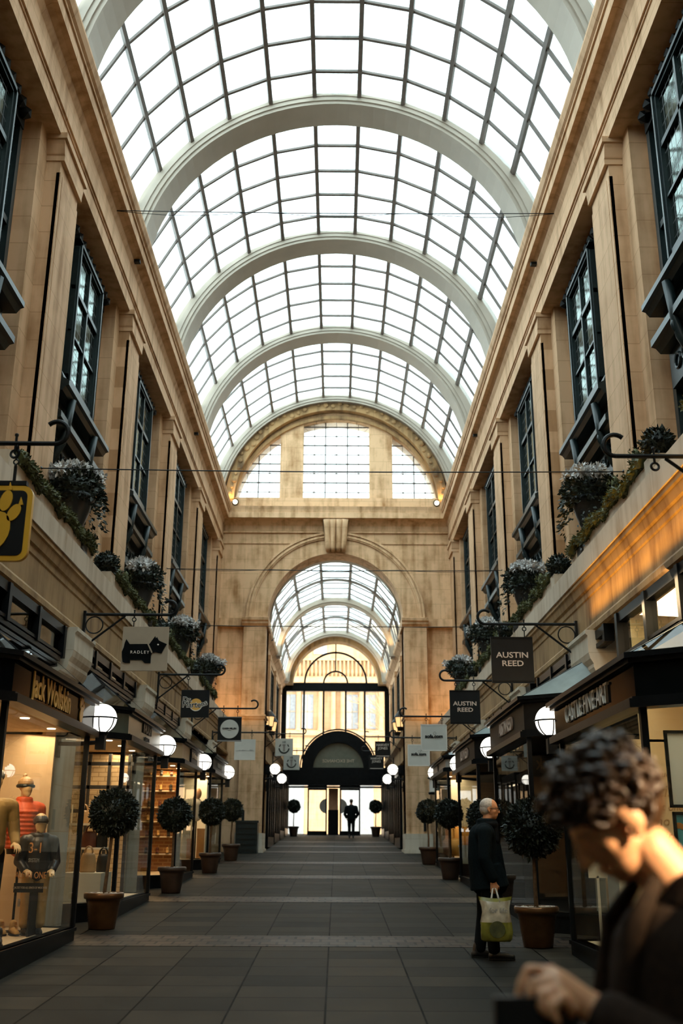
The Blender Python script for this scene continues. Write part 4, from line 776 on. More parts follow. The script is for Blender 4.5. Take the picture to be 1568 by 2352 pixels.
for s in (-1, 1):
    for k in range(-1, 4):
        y = Yp(k); L = SN[s]; nm = ORD[k + 1]
        lb = '%s flower urn from the camera on the %s balcony ledge, white blossom and trailing ivy' % (nm, L)
        loc = (s * 3.86, y + .72, 5.66)
        if k >= 0:
            if vs is None: vs = vase(lb, loc)
            else: dup(vs, loc, lb, rz=(0.6 * k + (PI if s > 0 else 0)))
        lb = '%s mossy garland from the camera along the %s balcony ledge' % (nm, L); loc = (s * 3.67, y, 5.83)
        if gl is None: gl = garland(lb, -2.6, 1.28, s); gl.location = loc
        else: dup(gl, loc, lb)
        if k >= 1 or (s > 0 and k >= 0):
            lb = '%s clipped round bush at the near end of a garland on the %s ledge' % (nm, L); loc = (s * 3.76, y - 2.84, 6.06)
            if bl_ is None:
                q = MB(); q.ico((0, 0, 0), .17, 2); q.leaves(ballpts(.165, 500, seed=2), .06, seed=4); bl_ = q.build('box_ball', 'leaf'); tag(bl_, lb, 'bush', 'round bushes on the balcony ledges'); bl_.location = loc
            else: dup(bl_, loc, lb)
            for j, dy in enumerate((-1.3, -.25)):
                lb = '%s slim mossy column beside the %s urn on the %s ledge' % (('first', 'second')[j], nm, L); loc = (s * 3.98, y + dy, 5.66)
                if mc is None:
                    q = MB(); q.lathe([(.09, 0), (.085, .3), (.075, .7), (.05, .9), (.01, .95)], n=10); rd = random.Random(2)
                    q.leaves([(V(.085 * math.cos(a), .085 * math.sin(a), z), V(math.cos(a), math.sin(a), .2)) for a, z in [(rd.uniform(0, 6.28), rd.uniform(0, .92)) for _ in range(420)]], .05, seed=8); mc = q.build('moss_column', 'leafg'); tag(mc, lb, 'topiary', 'mossy columns on the balcony ledges'); mc.location = loc
                else: dup(mc, loc, lb)
# ------------------------------------------------------------------ hanging signs
def bracket(s, y, x0, x1, zbar, board, label, hook=True, chain=True):
    """iron bracket of a hanging sign: plate, bar with curled end, strut, ring; board = (xa, xb, za, zb, face material) or None"""
    X = lambda v: s * v
    g = thing('hanging_sign' if board else 'sign_bracket', label, 'sign' if board else 'bracket', (X(x0), y, zbar), 'signs hanging over the hall' if board else None)
    m = MB(); m.box(X(x0), X(x0 - .04), y - .03, y + .03, zbar - .58, zbar + .05); m.tube((X(x0), y, zbar), (X(x1), y, zbar), .022, n=8)
    R = .105; m.path([(X(x1) - s * R * math.sin(t), y, zbar + R - R * math.cos(t)) for t in [PI * 1.25 * i / 14 for i in range(15)]], .022, 8)
    m.tube((X(x0 - .02), y, zbar - .5), (X(x0 - .62), y, zbar - .02), .016, n=6); m.ring((X(x0 - .17), y, zbar - .16), .125, .010, 'y', 24, 5); m.build('bracket', 'iron', g)
    if board is None:
        m = MB(); m.ring((X(x1 + .35), y, zbar - .10), .035, .012, 'y', 14, 5); m.tube((X(x1 + .35), y, zbar + .08), (X(x1 + .35), y, zbar - .07), .012, n=6); m.ico((X(x1 + .35), y, zbar + .08), .02, 1); m.build('hook_ring', 'iron', g); return g
    xa, xb, za, zb_, fm = board
    for q in (xa + (xb - xa) * .22, xb - (xb - xa) * .18):
        m = MB(); m.tube((q, y, zbar + .06), (q, y, zbar - .05), .010, n=6); m.ring((q, y, zbar - .075), .028, .008, 'y', 12, 5); m.tube((q, y, zbar - .1), (q, y, zb_), .008, n=5); m.ico((q, y, zbar + .06), .016, 1); m.build('hanger', 'iron', g)
    m = MB(); m.box(xa, xb, y - .02, y + .02, za, zb_); m.build('board', fm, g)
    return g
def rrect(x0, x1, z0, z1, r, n=6):
    o = []
    for cx, cz, a in ((x1 - r, z1 - r, 0), (x0 + r, z1 - r, PI / 2), (x0 + r, z0 + r, PI), (x1 - r, z0 + r, 1.5 * PI)): o += [(cx + r * math.cos(a + PI / 2 * i / n), cz + r * math.sin(a + PI / 2 * i / n)) for i in range(n + 1)]
    return o
BP = 3.74
# yellow-edged paw sign, left edge of view
y = 8.4; g = bracket(-1, y, BP, 2.42, 5.02, None, 'x'); g.name = 'hanging_sign'; tag(g, 'black sign with yellow rim and yellow paw print at the left edge', 'sign', 'signs hanging over the hall')
place(flat2d(rrect(-3.27, -2.565, 3.94, 4.615, .09), [], .05), 'rim', 'yellow', XZ(0, y, 0), g); place(flat2d(rrect(-3.225, -2.61, 3.985, 4.57, .055), [], .06), 'board', 'iron', XZ(0, y, 0), g)
paw(-2.86, 4.30, .30, g, XZ(0, y - .036, 0), 'yellow')
m = MB(); m.box(-3.2, -2.63, y - .03, y + .03, 4.62, 4.66); m.tube((-2.75, y, 4.65), (-2.75, y, 4.8), .015, n=6)
for i in range(5): m.ring((-2.75, y, 4.80 + i * .045), .022, .007, 'y' if i % 2 else 'x', 10, 4)
m.build('hanger', 'iron', g)
# taupe board with a black terrier
y = 14.9; g = bracket(-1, y, BP - .05, 2.42, 4.885, (-3.085, -2.41, 4.05, 4.70, 'signtan'), 'taupe square sign with a black terrier outline, nearest whole sign on the left')
dog = [(.02, .30), (.04, .19), (.09, .165), (.20, .165), (.20, .235), (.45, .235), (.52, .165), (.645, .165), (.645, .33), (.665, .40), (.75, .42), (.80, .40), (.87, .39), (.88, .405), (.93, .52), (.975, .60), (.86, .65), (.80, .68), (.755, .76), (.735, .73), (.715, .78), (.60, .60), (.17, .595), (.09, .71), (.06, .62), (.045, .52), (.01, .42)]
place(flat2d([(a, c) for a, c in dog], [], .02), 'dog_outline', 'black', XZ(-3.085, y - .028, 4.05) @ Matrix.Diagonal((.675, .65, 1, 1)), g)
place(flat2d([(.555, .60), (.585, .60), (.68, .41), (.655, .39)], [], .012), 'collar', 'signtan', XZ(-3.085, y - .042, 4.05) @ Matrix.Diagonal((.675, .65, 1, 1)), g)
place(flat2d(circ(.79, .585, .018, 0, 2 * PI, 12)[:-1], [], .012), 'eye', 'white', XZ(-3.085, y - .042, 4.05) @ Matrix.Diagonal((.675, .65, 1, 1)), g)
text('RADLEY', .062, 'white', XZ(-2.815, y - .042, 4.315), g, spacing=1.35)
# black board with yellow half disc
y = 21.2; g = bracket(-1, y, BP - .1, 2.36, 4.98, (-3.13, -2.55, 4.10, 4.66, 'iron'), 'small black sign with white outlined words and a yellow half disc')
def bolt(b, sz, x, z, mm='iron', of=.010, rot=0):
    text(b, sz, 'white', XZ(x, y - .028, z) @ Matrix.Rotation(rot, 4, 'Z'), g, bold=of, depth=.006); text(b, sz, mm, XZ(x, y - .033, z) @ Matrix.Rotation(rot, 4, 'Z'), g, depth=.006)
place(flat2d(circ(-2.82, 4.36, .125, 0, 2 * PI, 28)[:-1], [], .006), 'disc', 'gold', XZ(0, y - .024, 0), g)
m = MB(); m.arc(-2.82, 4.36, .118, .132, y - .03, y - .02, a0=PI, a1=2 * PI, n=20); m.build('disc_edge', 'white', g)
bolt('Dr.', .14, -3.0, 4.46); bolt('Marte', .16, -2.91, 4.355); bolt('ns', .15, -2.655, 4.385, rot=.35)
# black board with pale round panel
y = 26.4; g = bracket(-1, y, BP - .1, 2.05, 4.93, (-2.95, -2.35, 4.13, 4.70, 'iron'), 'black square sign with a large pale round panel')
place(flat2d(circ(-2.65, 4.41, .235, 0, 2 * PI, 36)[:-1], [], .012), 'disc', 'signwhite', XZ(0, y - .027, 0), g); text('KAREN MILLEN', .052, 'iron', XZ(-2.65, y - .036, 4.42), g, bold=.003); text('LONDON', .02, 'iron', XZ(-2.65, y - .036, 4.375), g)
m = MB(); m.box(-2.96, -2.34, y - .025, y + .025, 4.10, 4.13); m.build('edge_strip', 'grey', g); m = MB(); m.box(-2.96, -2.34, y - .025, y + .025, 4.70, 4.72); m.build('edge_strip', 'grey', g)
y = 30.9; g = bracket(-1, y, BP - .1, 2.0, 4.78, (-2.95, -2.33, 3.98, 4.58, 'signwhite'), 'plain whitish sign with one thin line of faded letters')
for i in range(12): m = MB(); m.box(-2.90 + i * .045, -2.90 + i * .045 + random.uniform(.015, .035), y - .024, y - .018, 4.235, 4.235 + random.uniform(.015, .045)); m.build('faded_letter', 'grey', g)
for i, (y, xa, xb, za, zb_) in enumerate(((39.5, -2.25, -1.58, 4.78, 5.42), (44.5, -2.18, -1.5, 4.6, 5.22))):
    g = bracket(-1, y, 2.65, 1.2, zb_ + .18, (xa, xb, za, zb_, 'signcool'), '%s white square sign with a dark round crest inside the far hall' % ('nearer' if i == 0 else 'farther')); cx, cz = (xa + xb) / 2, (za + zb_) / 2 - .03
    m = MB(); m.arc(cx, cz, .16, .21, y - .034, y - .024, a0=PI * 1.02, a1=PI * 1.98, n=20); m.arc(cx, cz, .16, .20, y - .034, y - .024, a0=.25, a1=.8, n=8); m.arc(cx, cz, .16, .20, y - .034, y - .024, a0=PI - .8, a1=PI - .25, n=8); m.build('crest_ring', 'teal', g)
    m = MB(); m.box(cx - .04, cx + .04, y - .034, y - .024, cz - .13, cz + .14); m.box(cx - .07, cx + .07, y - .034, y - .024, cz + .10, cz + .13); m.build('crest_pole', 'grey', g)
    text('HR', .13, 'teal', XZ(cx, y - .03, cz + .215), g, squash=.8)
for i, (y, xa, xb, za, zb_) in enumerate(((15.1, 2.375, 3.0, 3.93, 4.615), (21.0, 2.385, 3.0, 3.975, 4.655))):
    g = bracket(1, y, BP - .05, 2.30, zb_ + .20, (xa, xb, za, zb_, 'iron'), ('larger' if i == 0 else 'smaller') + ' black sign with two pale words, %s of the matching pair on the right' % ('nearer' if i == 0 else 'farther')); cx, cz = (xa + xb) / 2, (za + zb_) / 2
    m = MB(); m.box(xa, xb, y - .026, y - .016, zb_ - .03, zb_); m.build('edge_strip', 'charcoal', g); m = MB(); m.box(xa, xb, y - .026, y - .016, za, za + .03); m.build('edge_strip', 'charcoal', g)
    text('AUSTIN', .118, 'pink', XZ(cx, y - .026, cz + .065), g, squash=1.18, bold=.002); text('REED', .118, 'pink', XZ(cx, y - .026, cz - .06), g, squash=1.18, bold=.002)
for i, (y, xa, xb, za, zb_) in enumerate(((26.2, 2.20, 2.86, 3.87, 4.53), (31.2, 2.20, 2.86, 3.85, 4.48))):
    g = bracket(1, y, BP - .05, 1.78, zb_ + .20, (xa, xb, za, zb_, 'signwhite'), '%s white sign with small bold black lettering on the right' % ('front' if i == 0 else 'rear')); cx, cz = (xa + xb) / 2, (za + zb_) / 2
    m = MB(); m.box(xa, xb, y - .026, y - .016, zb_ - .025, zb_); m.box(xa, xb, y - .026, y - .016, za, za + .025); m.box(xa, xa + .02, y - .026, y - .016, za, zb_); m.box(xb - .02, xb, y - .026, y - .016, za, zb_); m.build('edge_strip', 'white', g)
    text('sofa.com', .125, 'iron', XZ(cx, y - .026, cz + .03), g, bold=.005); m = MB(); m.ring((cx + .02, y - .024, cz + .11), .035, .004, 'y', 16, 4); m.build('emblem', 'grey', g)
for i, (y, xa, xb, za, zb_) in enumerate(((42.0, 1.62, 2.24, 4.95, 5.57), (47.0, 1.53, 2.2, 4.8, 5.42))):
    g = bracket(1, y, 2.65, 1.3, zb_ + .18, (xa, xb, za, zb_, 'iron'), '%s black sign with white capitals inside the far hall on the right' % ('nearer' if i == 0 else 'farther')); cx, cz = (xa + xb) / 2, (za + zb_) / 2
    text('HARVEY', .14, 'white', XZ(cx, y - .026, cz + .16), g); text('JONES', .14, 'white', XZ(cx, y - .026, cz + .03), g); m = MB(); m.box(xa + .05, xb - .05, y - .026, y - .02, za + .03, za + .05); m.build('edge_strip', 'white', g)
bracket(1, 8.7, BP - .05, 2.62, 5.05, None, 'empty black sign bracket with a ring at the right edge')
# ------------------------------------------------------------------ wires across the hall
for i, (y, z, xw, sl) in enumerate(((16.45, 12.93, 4.17, .10), (13.75, 6.77, 4.21, .0), (24.65, 8.16, 4.21, .05), (30.16, 7.86, 4.21, .03))):
    m = MB(); m.path([(-xw + 2 * xw * t / 12, y, z - .03 * math.sin(PI * t / 12)) for t in range(13)], .009, 5)
    if sl: m.path([(-xw + 2 * xw * t / 16, y, z - sl * abs(math.sin(3 * PI * t / 16))) for t in range(17)], .006, 5)
    for sx in (-1, 1): m.lathe([(.05, 0), (.03, .03), (.01, .04)], (sx * xw, y, z), 8)
    tag(m.build('wire', 'iron'), ['thin black wire stretched just under the cornices', 'thin wire stretched between the nearest pilasters', 'thin wire crossing in front of the stone arch', 'thin wire crossing in front of the arch springing'][i], 'wire', 'wires across the hall')
for s in (-1, 1):
    for i, (y, z) in enumerate(((18.2, 12.95), (27.4, 12.95))):
        m = MB(); m.box(s * 4.14, s * 3.98, y - .05, y + .05, z - .06, z); tag(m.build('cable_clip', 'iron'), '%s small dark clip under the %s cornice' % (('near', 'far')[i], SN[s]), 'clip')
# ------------------------------------------------------------------ people
def fingers(mb, w, d, side, nrm, curl=.5, sc=1.0, thumb=1, spread=.12, r=.0085):
    """hand of capsules from wrist w: d towards the fingertips, side towards the thumb, nrm the way the palm faces"""
    w = Vector(w); d = Vector(d).normalized(); side = Vector(side).normalized(); nrm = Vector(nrm).normalized(); S = sc
    for k in range(4):
        o = (1.5 - k) * .020 * S; kn = w + d * .088 * S + side * o
        cap(mb, w + side * o * .7 + d * .015 * S, kn, .017 * S, .0135 * S, 8)
        L = (.040, .045, .041, .032)[k] * S; dd = (d + side * (1.5 - k) * spread).normalized(); p = kn
        for j in range(3):
            a = curl * (.75 + .25 * j) * (j + 1) * .62; q = dd * math.cos(a) + nrm * math.sin(a); e = p + q * L * (1, .72, .55)[j]
            cap(mb, p, e, r * S * (1.12 - .1 * j), r * S * (1.02 - .12 * j), 8); p = e
    b = w + d * .028 * S + side * .022 * S; t1 = b + (d * .55 + side * .75 * thumb + nrm * .35).normalized() * .045 * S; t2 = t1 + (d * .85 + nrm * (.25 + .5 * curl) + side * .1).normalized() * .034 * S
    cap(mb, b, t1, .015 * S, .0115 * S, 8); cap(mb, t1, t2, .0115 * S, .0085 * S, 8)
def head(mb, c, pitch=0.0, sc=1.0, yaw=0.0, feat=True, ear=1.0):
    """head facing +x about its centre c; pitch bows it forward"""
    c = Vector(c); R = Euler((0, pitch, yaw)).to_matrix()
    T = lambda x, y, z: c + R @ (V(x, y, z) * sc)
    E_ = lambda x, y, z, rx, ry, rz, rot=0: mb.sph(T(x, y, z), sc, (rx, ry, rz), 18, 12, Euler((0, pitch + rot, yaw)))
    E_(-.012, 0, .035, .100, .078, .088); E_(.030, 0, -.01, .068, .066, .085); E_(.040, 0, -.062, .052, .052, .045); E_(.062, 0, -.088, .026, .026, .020)
    if feat:
        cap(mb, T(.090, 0, .022), T(.112, 0, -.022), .010 * sc, .014 * sc, 8); E_(.100, .011, -.024, .011, .008, .008); E_(.100, -.011, -.024, .011, .008, .008)
        for y in (-1, 1):
            cap(mb, T(.082, y * .012, .034), T(.070, y * .048, .034), .012 * sc, .010 * sc, 8); E_(.045, y * .050, -.018, .028, .016, .022)
            E_(-.012, y * .077 * ear ** .3, .0, .018 * ear, .009 * ear, .031 * ear, .15); E_(-.004, y * .080, -.026 * ear, .011 * ear, .008, .012 * ear)
            E_(.074, y * .032, .014, .012, .013, .009)
        cap(mb, T(.092, -.020, -.052), T(.092, .020, -.052), .009 * sc, .009 * sc, 8); cap(mb, T(.088, -.016, -.066), T(.088, .016, -.066), .009 * sc, .009 * sc, 8)
    return T
def shoe(name, p, yaw, parent, m='shoe', sc=1.0):
    mb = MB(); R = Matrix.Rotation(yaw, 3, 'Z'); T = lambda x, y, z: Vector(p) + R @ (V(x, y, z) * sc)
    cap(mb, T(-.04, 0, .05), T(.07, 0, .045), .045 * sc, .042 * sc); cap(mb, T(.07, 0, .042), T(.165, 0, .032), .044 * sc, .030 * sc); cap(mb, T(-.03, 0, .08), T(-.02, 0, .13), .045 * sc, .046 * sc)
    mb.sph(T(-.06, 0, .04), sc, (.035, .036, .042)); o = voxel(mb, .008, 3, name, m, parent)
    q = MB(); pl = [(-.09, -.03), (-.05, -.045), (.05, -.05), (.13, -.045), (.19, -.015), (.19, .015), (.13, .045), (.05, .05), (-.05, .045), (-.09, .03)]
    q.prism([T(x, y, 0) for x, y in pl], (0, 0, .018 * sc)); s_ = q.build('sole', 'iron'); s_.parent = o; return o
# --- the older man looking at the menswear window
OM = V(1.80, 12.2, fz(12.2)); g = thing('person', 'grey-haired man in a long dark coat and glasses carrying a green and white carrier bag', 'person', OM)
mb = MB(); T = head(mb, (.045, 0, 1.585), .10, .98, -.12)
cap(mb, (-.02, 0, 1.36), (.02, 0, 1.50), .062, .056); cap(mb, (-.04, 0, .95), (-.04, 0, 1.30), .13, .14); cap(mb, (-.04, -.14, 1.34), (-.04, .14, 1.34), .09, .09)
for s in (-1, 1):
    x0 = -.03 if s < 0 else -.05
    cap(mb, (x0, s * .09, .92), (x0 + .01, s * .10, .50), .085, .058); cap(mb, (x0 + .01, s * .10, .50), (x0 - .02 + (.06 if s < 0 else -.06), s * .10, .10), .056, .04)
    cap(mb, (-.04, s * .20, 1.35), (-.06, s * .24, 1.05), .05, .042)
    cap(mb, (-.06, s * .24, 1.05), (.02, s * .25, .83), .038, .030)
fingers(mb, (.02, -.25, .81), (.05, -.02, -1), (1, 0, 0), (0, 1, 0), 1.5, 1.0); fingers(mb, (.02, .25, .81), (.05, .02, -1), (1, 0, 0), (0, -1, 0), .6, 1.0)
voxel(mb, .0075, 3, 'body', 'skinold', g)
mb = MB()                                                             # hair: short grey cap with a bald front
R = Euler((0, .10, -.12)).to_matrix(); hc = V(.045, 0, 1.585)
mb.sph(hc + R @ V(-.022, 0, .038), 1, (.098, .081, .086), 20, 14, Euler((0, .1, 0))); mb.sph(hc + R @ V(-.05, 0, -.005), 1, (.066, .076, .07), 16, 10)
for v in list(mb.b.verts):
    q = v.co - hc
    if q.x > .03 and q.z < .10: v.co.x = hc.x + .03 + (q.x - .03) * .2
o = mb.build('hair', 'hairgrey', None, True); o.parent = g
mb = MB()
for y in (-1, 1):
    mb.ring(T(.098, y * .033, .012), .021, .0026, 'x', 18, 5); mb.tube(T(.096, y * .055, .016), T(-.01, y * .082, .012), .003, n=5)
mb.tube(T(.102, -.012, .016), T(.102, .012, .016), .0028, n=5); o = mb.build('glasses', 'iron'); o.parent = g
mb = MB()                                                             # coat
cap(mb, (-.045, 0, 1.28), (-.05, 0, 1.05), .165, .175, 20); cap(mb, (-.04, -.13, 1.32), (-.04, .13, 1.32), .115, .115); cap(mb, (-.05, 0, 1.05), (-.02, 0, .82), .175, .19, 20)
mb.tube((-.02, 0, .98), (.015, 0, .735), .185, .225, 24); cap(mb, (.06, 0, 1.18), (.10, 0, .78), .10, .12)
for s in (-1, 1): cap(mb, (-.045, s * .19, 1.33), (-.065, s * .245, 1.05), .082, .070); cap(mb, (-.065, s * .245, 1.05), (.012, s * .255, .85), .068, .056)
mb.lathe([(.10, 1.36), (.115, 1.40), (.105, 1.47), (.085, 1.485)], (-.005, 0, 0), 20); cap(mb, (.07, 0, 1.33), (.09, 0, 1.42), .06, .05)
voxel(mb, .010, 4, 'coat', 'coatblack', g)
mb = MB(); mb.ring((.01, 0, 1.415), .088, .042, 'z', 24, 10); cap(mb, (.085, -.04, 1.40), (.10, -.06, 1.24), .045, .04); voxel(mb, .010, 3, 'scarf', 'trousers', g)
mb = MB(); cap(mb, (-.04, -.05, .90), (-.04, .05, .90), .12, .12)
for s in (-1, 1): dx = .05 if s < 0 else -.08; cap(mb, (-.03, s * .09, .86), (-.02 + dx * .4, s * .10, .48), .10, .078); cap(mb, (-.02 + dx * .4, s * .10, .48), (-.03 + dx, s * .10, .11), .076, .068)
voxel(mb, .010, 3, 'trousers', 'trousers', g)
shoe('shoe', (.05, -.10, 0), -.05, g, sc=1.02); shoe('shoe', (-.12, .10, 0), .1, g, sc=1.0)
# carrier bag held in his right hand
bx, by, bz = OM.x + .022, OM.y - .305, OM.z
g = thing('carrier_bag', 'crumpled green and white plastic carrier bag hanging from the older man’s hand'.replace('’', ' ').replace('man s', 'man in his'), 'bag', (bx, by, bz + .2)); g['label'] = 'crumpled green and white plastic carrier bag held by the older man'
mb = MB(); rd = random.Random(4); n = 28; rings = []
prof = [(.14, .055, .205), (.168, .075, .225), (.175, .085, .30), (.165, .085, .40), (.150, .065, .50), (.155, .045, .56), (.178, .022, .605), (.182, .012, .64)]
for rx, ry, z in prof:
    rings.append([mb.b.verts.new(V(bx + rx * math.copysign(abs(math.cos(a)) ** .7, math.cos(a)) + rd.uniform(-.006, .006), by + ry * math.copysign(abs(math.sin(a)) ** .8, math.sin(a)) + rd.uniform(-.012, .012), bz + z + (.02 * abs(math.cos(a)) if z > .6 else 0))) for a in [2 * PI * k / n for k in range(n)]])
co = [[Vector(v.co) for v in r] for r in rings]; mb.b.free()
for nm, mm, i0, i1 in (('green_base', 'bag', 0, 3), ('white_middle', 'bagwhite', 3, 6), ('green_top', 'bag', 6, 7)):
    mb = MB(); R = [[mb.b.verts.new(q) for q in r] for r in co[i0:i1 + 1]]
    for A, B in zip(R, R[1:]):
        for k in range(n): mb.b.faces.new((A[k], A[(k + 1) % n], B[(k + 1) % n], B[k]))
    if i0 == 0: mb.b.faces.new(R[0][::-1])
    mb.build(nm, mm, g, True)
for dx in (-.03, .028):
    mb = MB(); mb.path([(bx + dx * 1.6, by - .012, bz + .60), (bx + dx, by + .01, bz + .68), (bx + dx * .6, by + .035, bz + .735), (bx, by + .055, bz + .748)], [.014, .010, .008, .008], 6); mb.build('handle', 'signwhite', g, True)
me = flat2d(circ(bx, bz + .33, .085, 0, 2 * PI, 24)[:-1], [], .004); place(me, 'green_disc', 'leafg', XZ(0, by - .088, 0), g)
text('for life', .075, 'grey', XZ(bx + .02, by - .082, bz + .52), g, depth=.004)
# --- distant man walking away
FM = V(.78, 50.0, fz(50.0)); g = thing('person', 'distant man in dark clothes walking away towards the street doors', 'person', FM, rz=PI / 2)
def loc_build(o): o.parent = g; return o
mb = MB(); head(mb, (0, 0, 1.62), .05, 1.0, 0, False); cap(mb, (-.02, 0, 1.38), (0, 0, 1.54), .06, .055); cap(mb, (0, 0, .95), (0, 0, 1.32), .12, .14)
for s in (-1, 1): cap(mb, (0, s * .09, .92), (.06 * s, s * .09, .5), .08, .055); cap(mb, (.06 * s, s * .09, .5), (.02 * s - .04, s * .09, .1), .054, .04); cap(mb, (0, s * .2, 1.36), (-.02, s * .27, 1.08), .05, .04); cap(mb, (-.02, s * .27, 1.08), (.08, s * .22, .90), .04, .032)
for s in (-1, 1): fingers(mb, (.08, s * .22, .89), (.3, -s * .2, -1), (1, 0, 0), (0, -s, 0), .6)
voxel(mb, .012, 3, 'body', 'skin', g)
mb = MB(); cap(mb, (0, 0, 1.30), (0, 0, .90), .19, .20, 20); cap(mb, (0, -.17, 1.36), (0, .17, 1.36), .10, .10)
for s in (-1, 1): cap(mb, (0, s * .22, 1.36), (-.02, s * .30, 1.06), .09, .075); cap(mb, (-.02, s * .30, 1.06), (.08, s * .24, .92), .07, .055)
mb.lathe([(.09, 1.40), (.10, 1.47), (.08, 1.49)], n=16); voxel(mb, .014, 3, 'jacket', 'coatblack', g)
mb = MB(); cap(mb, (0, -.05, .9), (0, .05, .9), .12)
for s in (-1, 1): cap(mb, (0, s * .09, .86), (.06 * s, s * .09, .5), .10, .078); cap(mb, (.06 * s, s * .09, .5), (.02 * s - .04, s * .09, .1), .076, .065)
voxel(mb, .014, 3, 'trousers', 'trousers', g); shoe('shoe', (-.02, .09, 0), 0, g); shoe('shoe', (-.06, -.09, 0), 0, g)
mb = MB(); mb.sph((-.018, 0, 1.66), 1, (.102, .082, .088), 18, 12); o = mb.build('hair', 'hairdark'); o.parent = g
# --- young man in the right foreground, facing left, head bowed
YM = V(.835, 2.3, fz(2.3) - .012); g = thing('person', 'curly-haired young man in a dark brown coat, head bowed, large and blurred at right', 'person', YM, rz=PI)
HC = V(.150, 0, 1.648)                                                 # local: +x is the way he faces
mb = MB(); T = head(mb, HC, .74, 1.0, .0, ear=1.3)
cap(mb, (-.01, 0, 1.46), (.085, 0, 1.585), .066, .058, 16); cap(mb, (-.06, 0, 1.30), (.02, 0, 1.50), .12, .07)
cap(mb, (-.05, 0, .95), (-.06, 0, 1.30), .13, .14); cap(mb, (-.05, -.15, 1.39), (-.05, .15, 1.39), .08, .08)
for s in (-1, 1):
    cap(mb, (-.03, s * .09, .94), (0, s * .10, .52), .09, .06); cap(mb, (0, s * .10, .52), (-.03, s * .10, .10), .058, .042); cap(mb, (-.05, s * .20, 1.42), (-.03, s * .24, 1.13), .052, .044)
cap(mb, (-.03, .24, 1.14), (.265, .15, 1.30), .042, .032); cap(mb, (-.03, -.24, 1.12), (.16, -.12, 1.02), .042, .032)
# left hand (towards the camera) pinching the top of the dark case
W = V(.275, .150, 1.307); cap(mb, W, W + V(.05, -.005, .028), .030, .034)
for k, (a, b, c, e) in enumerate((((.332, .135, 1.363), (.375, .135, 1.367), (.392, .138, 1.341), (.398, .140, 1.317)), ((.335, .155, 1.350), (.368, .158, 1.345), (.380, .160, 1.321), (.374, .161, 1.303)), ((.330, .172, 1.335), (.358, .176, 1.325), (.362, .178, 1.303), (.352, .178, 1.291)), ((.322, .186, 1.321), (.342, .190, 1.309), (.342, .192, 1.291), (.334, .192, 1.283)))):
    P = [W + V(.03, (-.012 + .012 * k), .022 - .01 * k)] + [V(*q) for q in (a, b, c, e)]
    for p, q, r in zip(P, P[1:], (.0135, .0105, .0095, .0085)): cap(mb, p, q, r, r * .93, 10)
for p, q, r in ((W + V(.02, -.02, .0), V(.325, .118, 1.307), .015), (V(.325, .118, 1.307), V(.362, .112, 1.297), .0115), (V(.362, .112, 1.297), V(.390, .114, 1.299), .0095)): cap(mb, p, q, r, r * .9, 10)
fingers(mb, (.16, -.12, 1.02), (1, .4, .1), (0, .3, 1), (0, 1, 0), .9)
voxel(mb, .0048, 3, 'body', 'skin', g)
rd = random.Random(12); mb = MB(); R = Euler((0, .74, 0)).to_matrix()
mb.sph(HC + R @ V(-.022, 0, .055), 1, (.108, .092, .092), 20, 14, Euler((0, .74, 0))); mb.sph(HC + R @ V(-.055, 0, .0), 1, (.068, .080, .075), 16, 10)
for i in range(520):
    z = rd.uniform(-.55, 1); a = rd.uniform(0, 2 * PI); q = math.sqrt(1 - z * z) if abs(z) < 1 else 0; d = V(q * math.cos(a), q * math.sin(a), z)
    if d.x > .45 and d.z < .38: continue
    if d.z < -.05 and d.x > -.05: continue
    big = 1 + .12 * max(0, d.z) + .2 * max(0, d.x)
    p = HC + R @ V(-.022 + .104 * big * d.x, .088 * d.y, .042 + .092 * big * d.z); p += V(rd.uniform(-.012, .012), rd.uniform(-.012, .012), rd.uniform(-.01, .016)); ax = rd.choice('xyz'); r = rd.uniform(.011, .026)
    mb.ring(p, r, rd.uniform(.005, .008), ax, 9, 5, rd.uniform(0, 2), rd.uniform(4, 8))
o = mb.build('hair', 'hairdark', None, True); o.parent = g
mb = MB()                                                             # coat with a turned-up collar
cap(mb, (-.055, 0, 1.36), (-.06, 0, 1.0), .185, .19, 20); cap(mb, (-.06, -.17, 1.43), (-.06, .17, 1.43), .115, .115, 16); cap(mb, (.03, 0, 1.36), (.05, 0, .95), .15, .17, 18); mb.tube((-.03, 0, 1.02), (-.02, 0, .62), .20, .245, 24)
for s in (-1, 1): cap(mb, (-.06, s * .22, 1.44), (-.03, s * .265, 1.14), .090, .078)
cap(mb, (-.03, .265, 1.14), (.225, .165, 1.275), .074, .056); cap(mb, (-.03, -.255, 1.12), (.13, -.13, 1.02), .074, .056)
cap(mb, (-.085, -.06, 1.53), (-.085, .06, 1.53), .085, .085)
voxel(mb, .008, 4, 'coat', 'coatbrown', g)
mb = MB()
for i in range(15): a = -.9 + 5.0 * i / 14 + PI * .0; cap(mb, (-.015 + .088 * math.cos(a + 1.0), .095 * math.sin(a + 1.0), 1.50 - .03 * math.cos(a + 1)), (-.045 + .098 * math.cos(a + 1.0), .105 * math.sin(a + 1.0), 1.575 - .06 * math.cos(a + 1)), .026, .020, 8)
voxel(mb, .007, 4, 'collar', 'coatbrown', g)
for s in (-1, 1):
    mb = MB(); mb.path([(.09, s * .07, 1.53), (.15, s * .085, 1.44), (.185, s * .075, 1.28), (.215, s * .05, 1.10)], [.014, .024, .024, .012], 8); mb.build('lapel', 'coatbrown', None, True).parent = g
mb = MB(); cap(mb, (-.03, -.05, .92), (-.03, .05, .92), .12)
for s in (-1, 1): cap(mb, (-.03, s * .09, .88), (0, s * .10, .52), .10, .078); cap(mb, (0, s * .10, .52), (-.03, s * .10, .10), .076, .066)
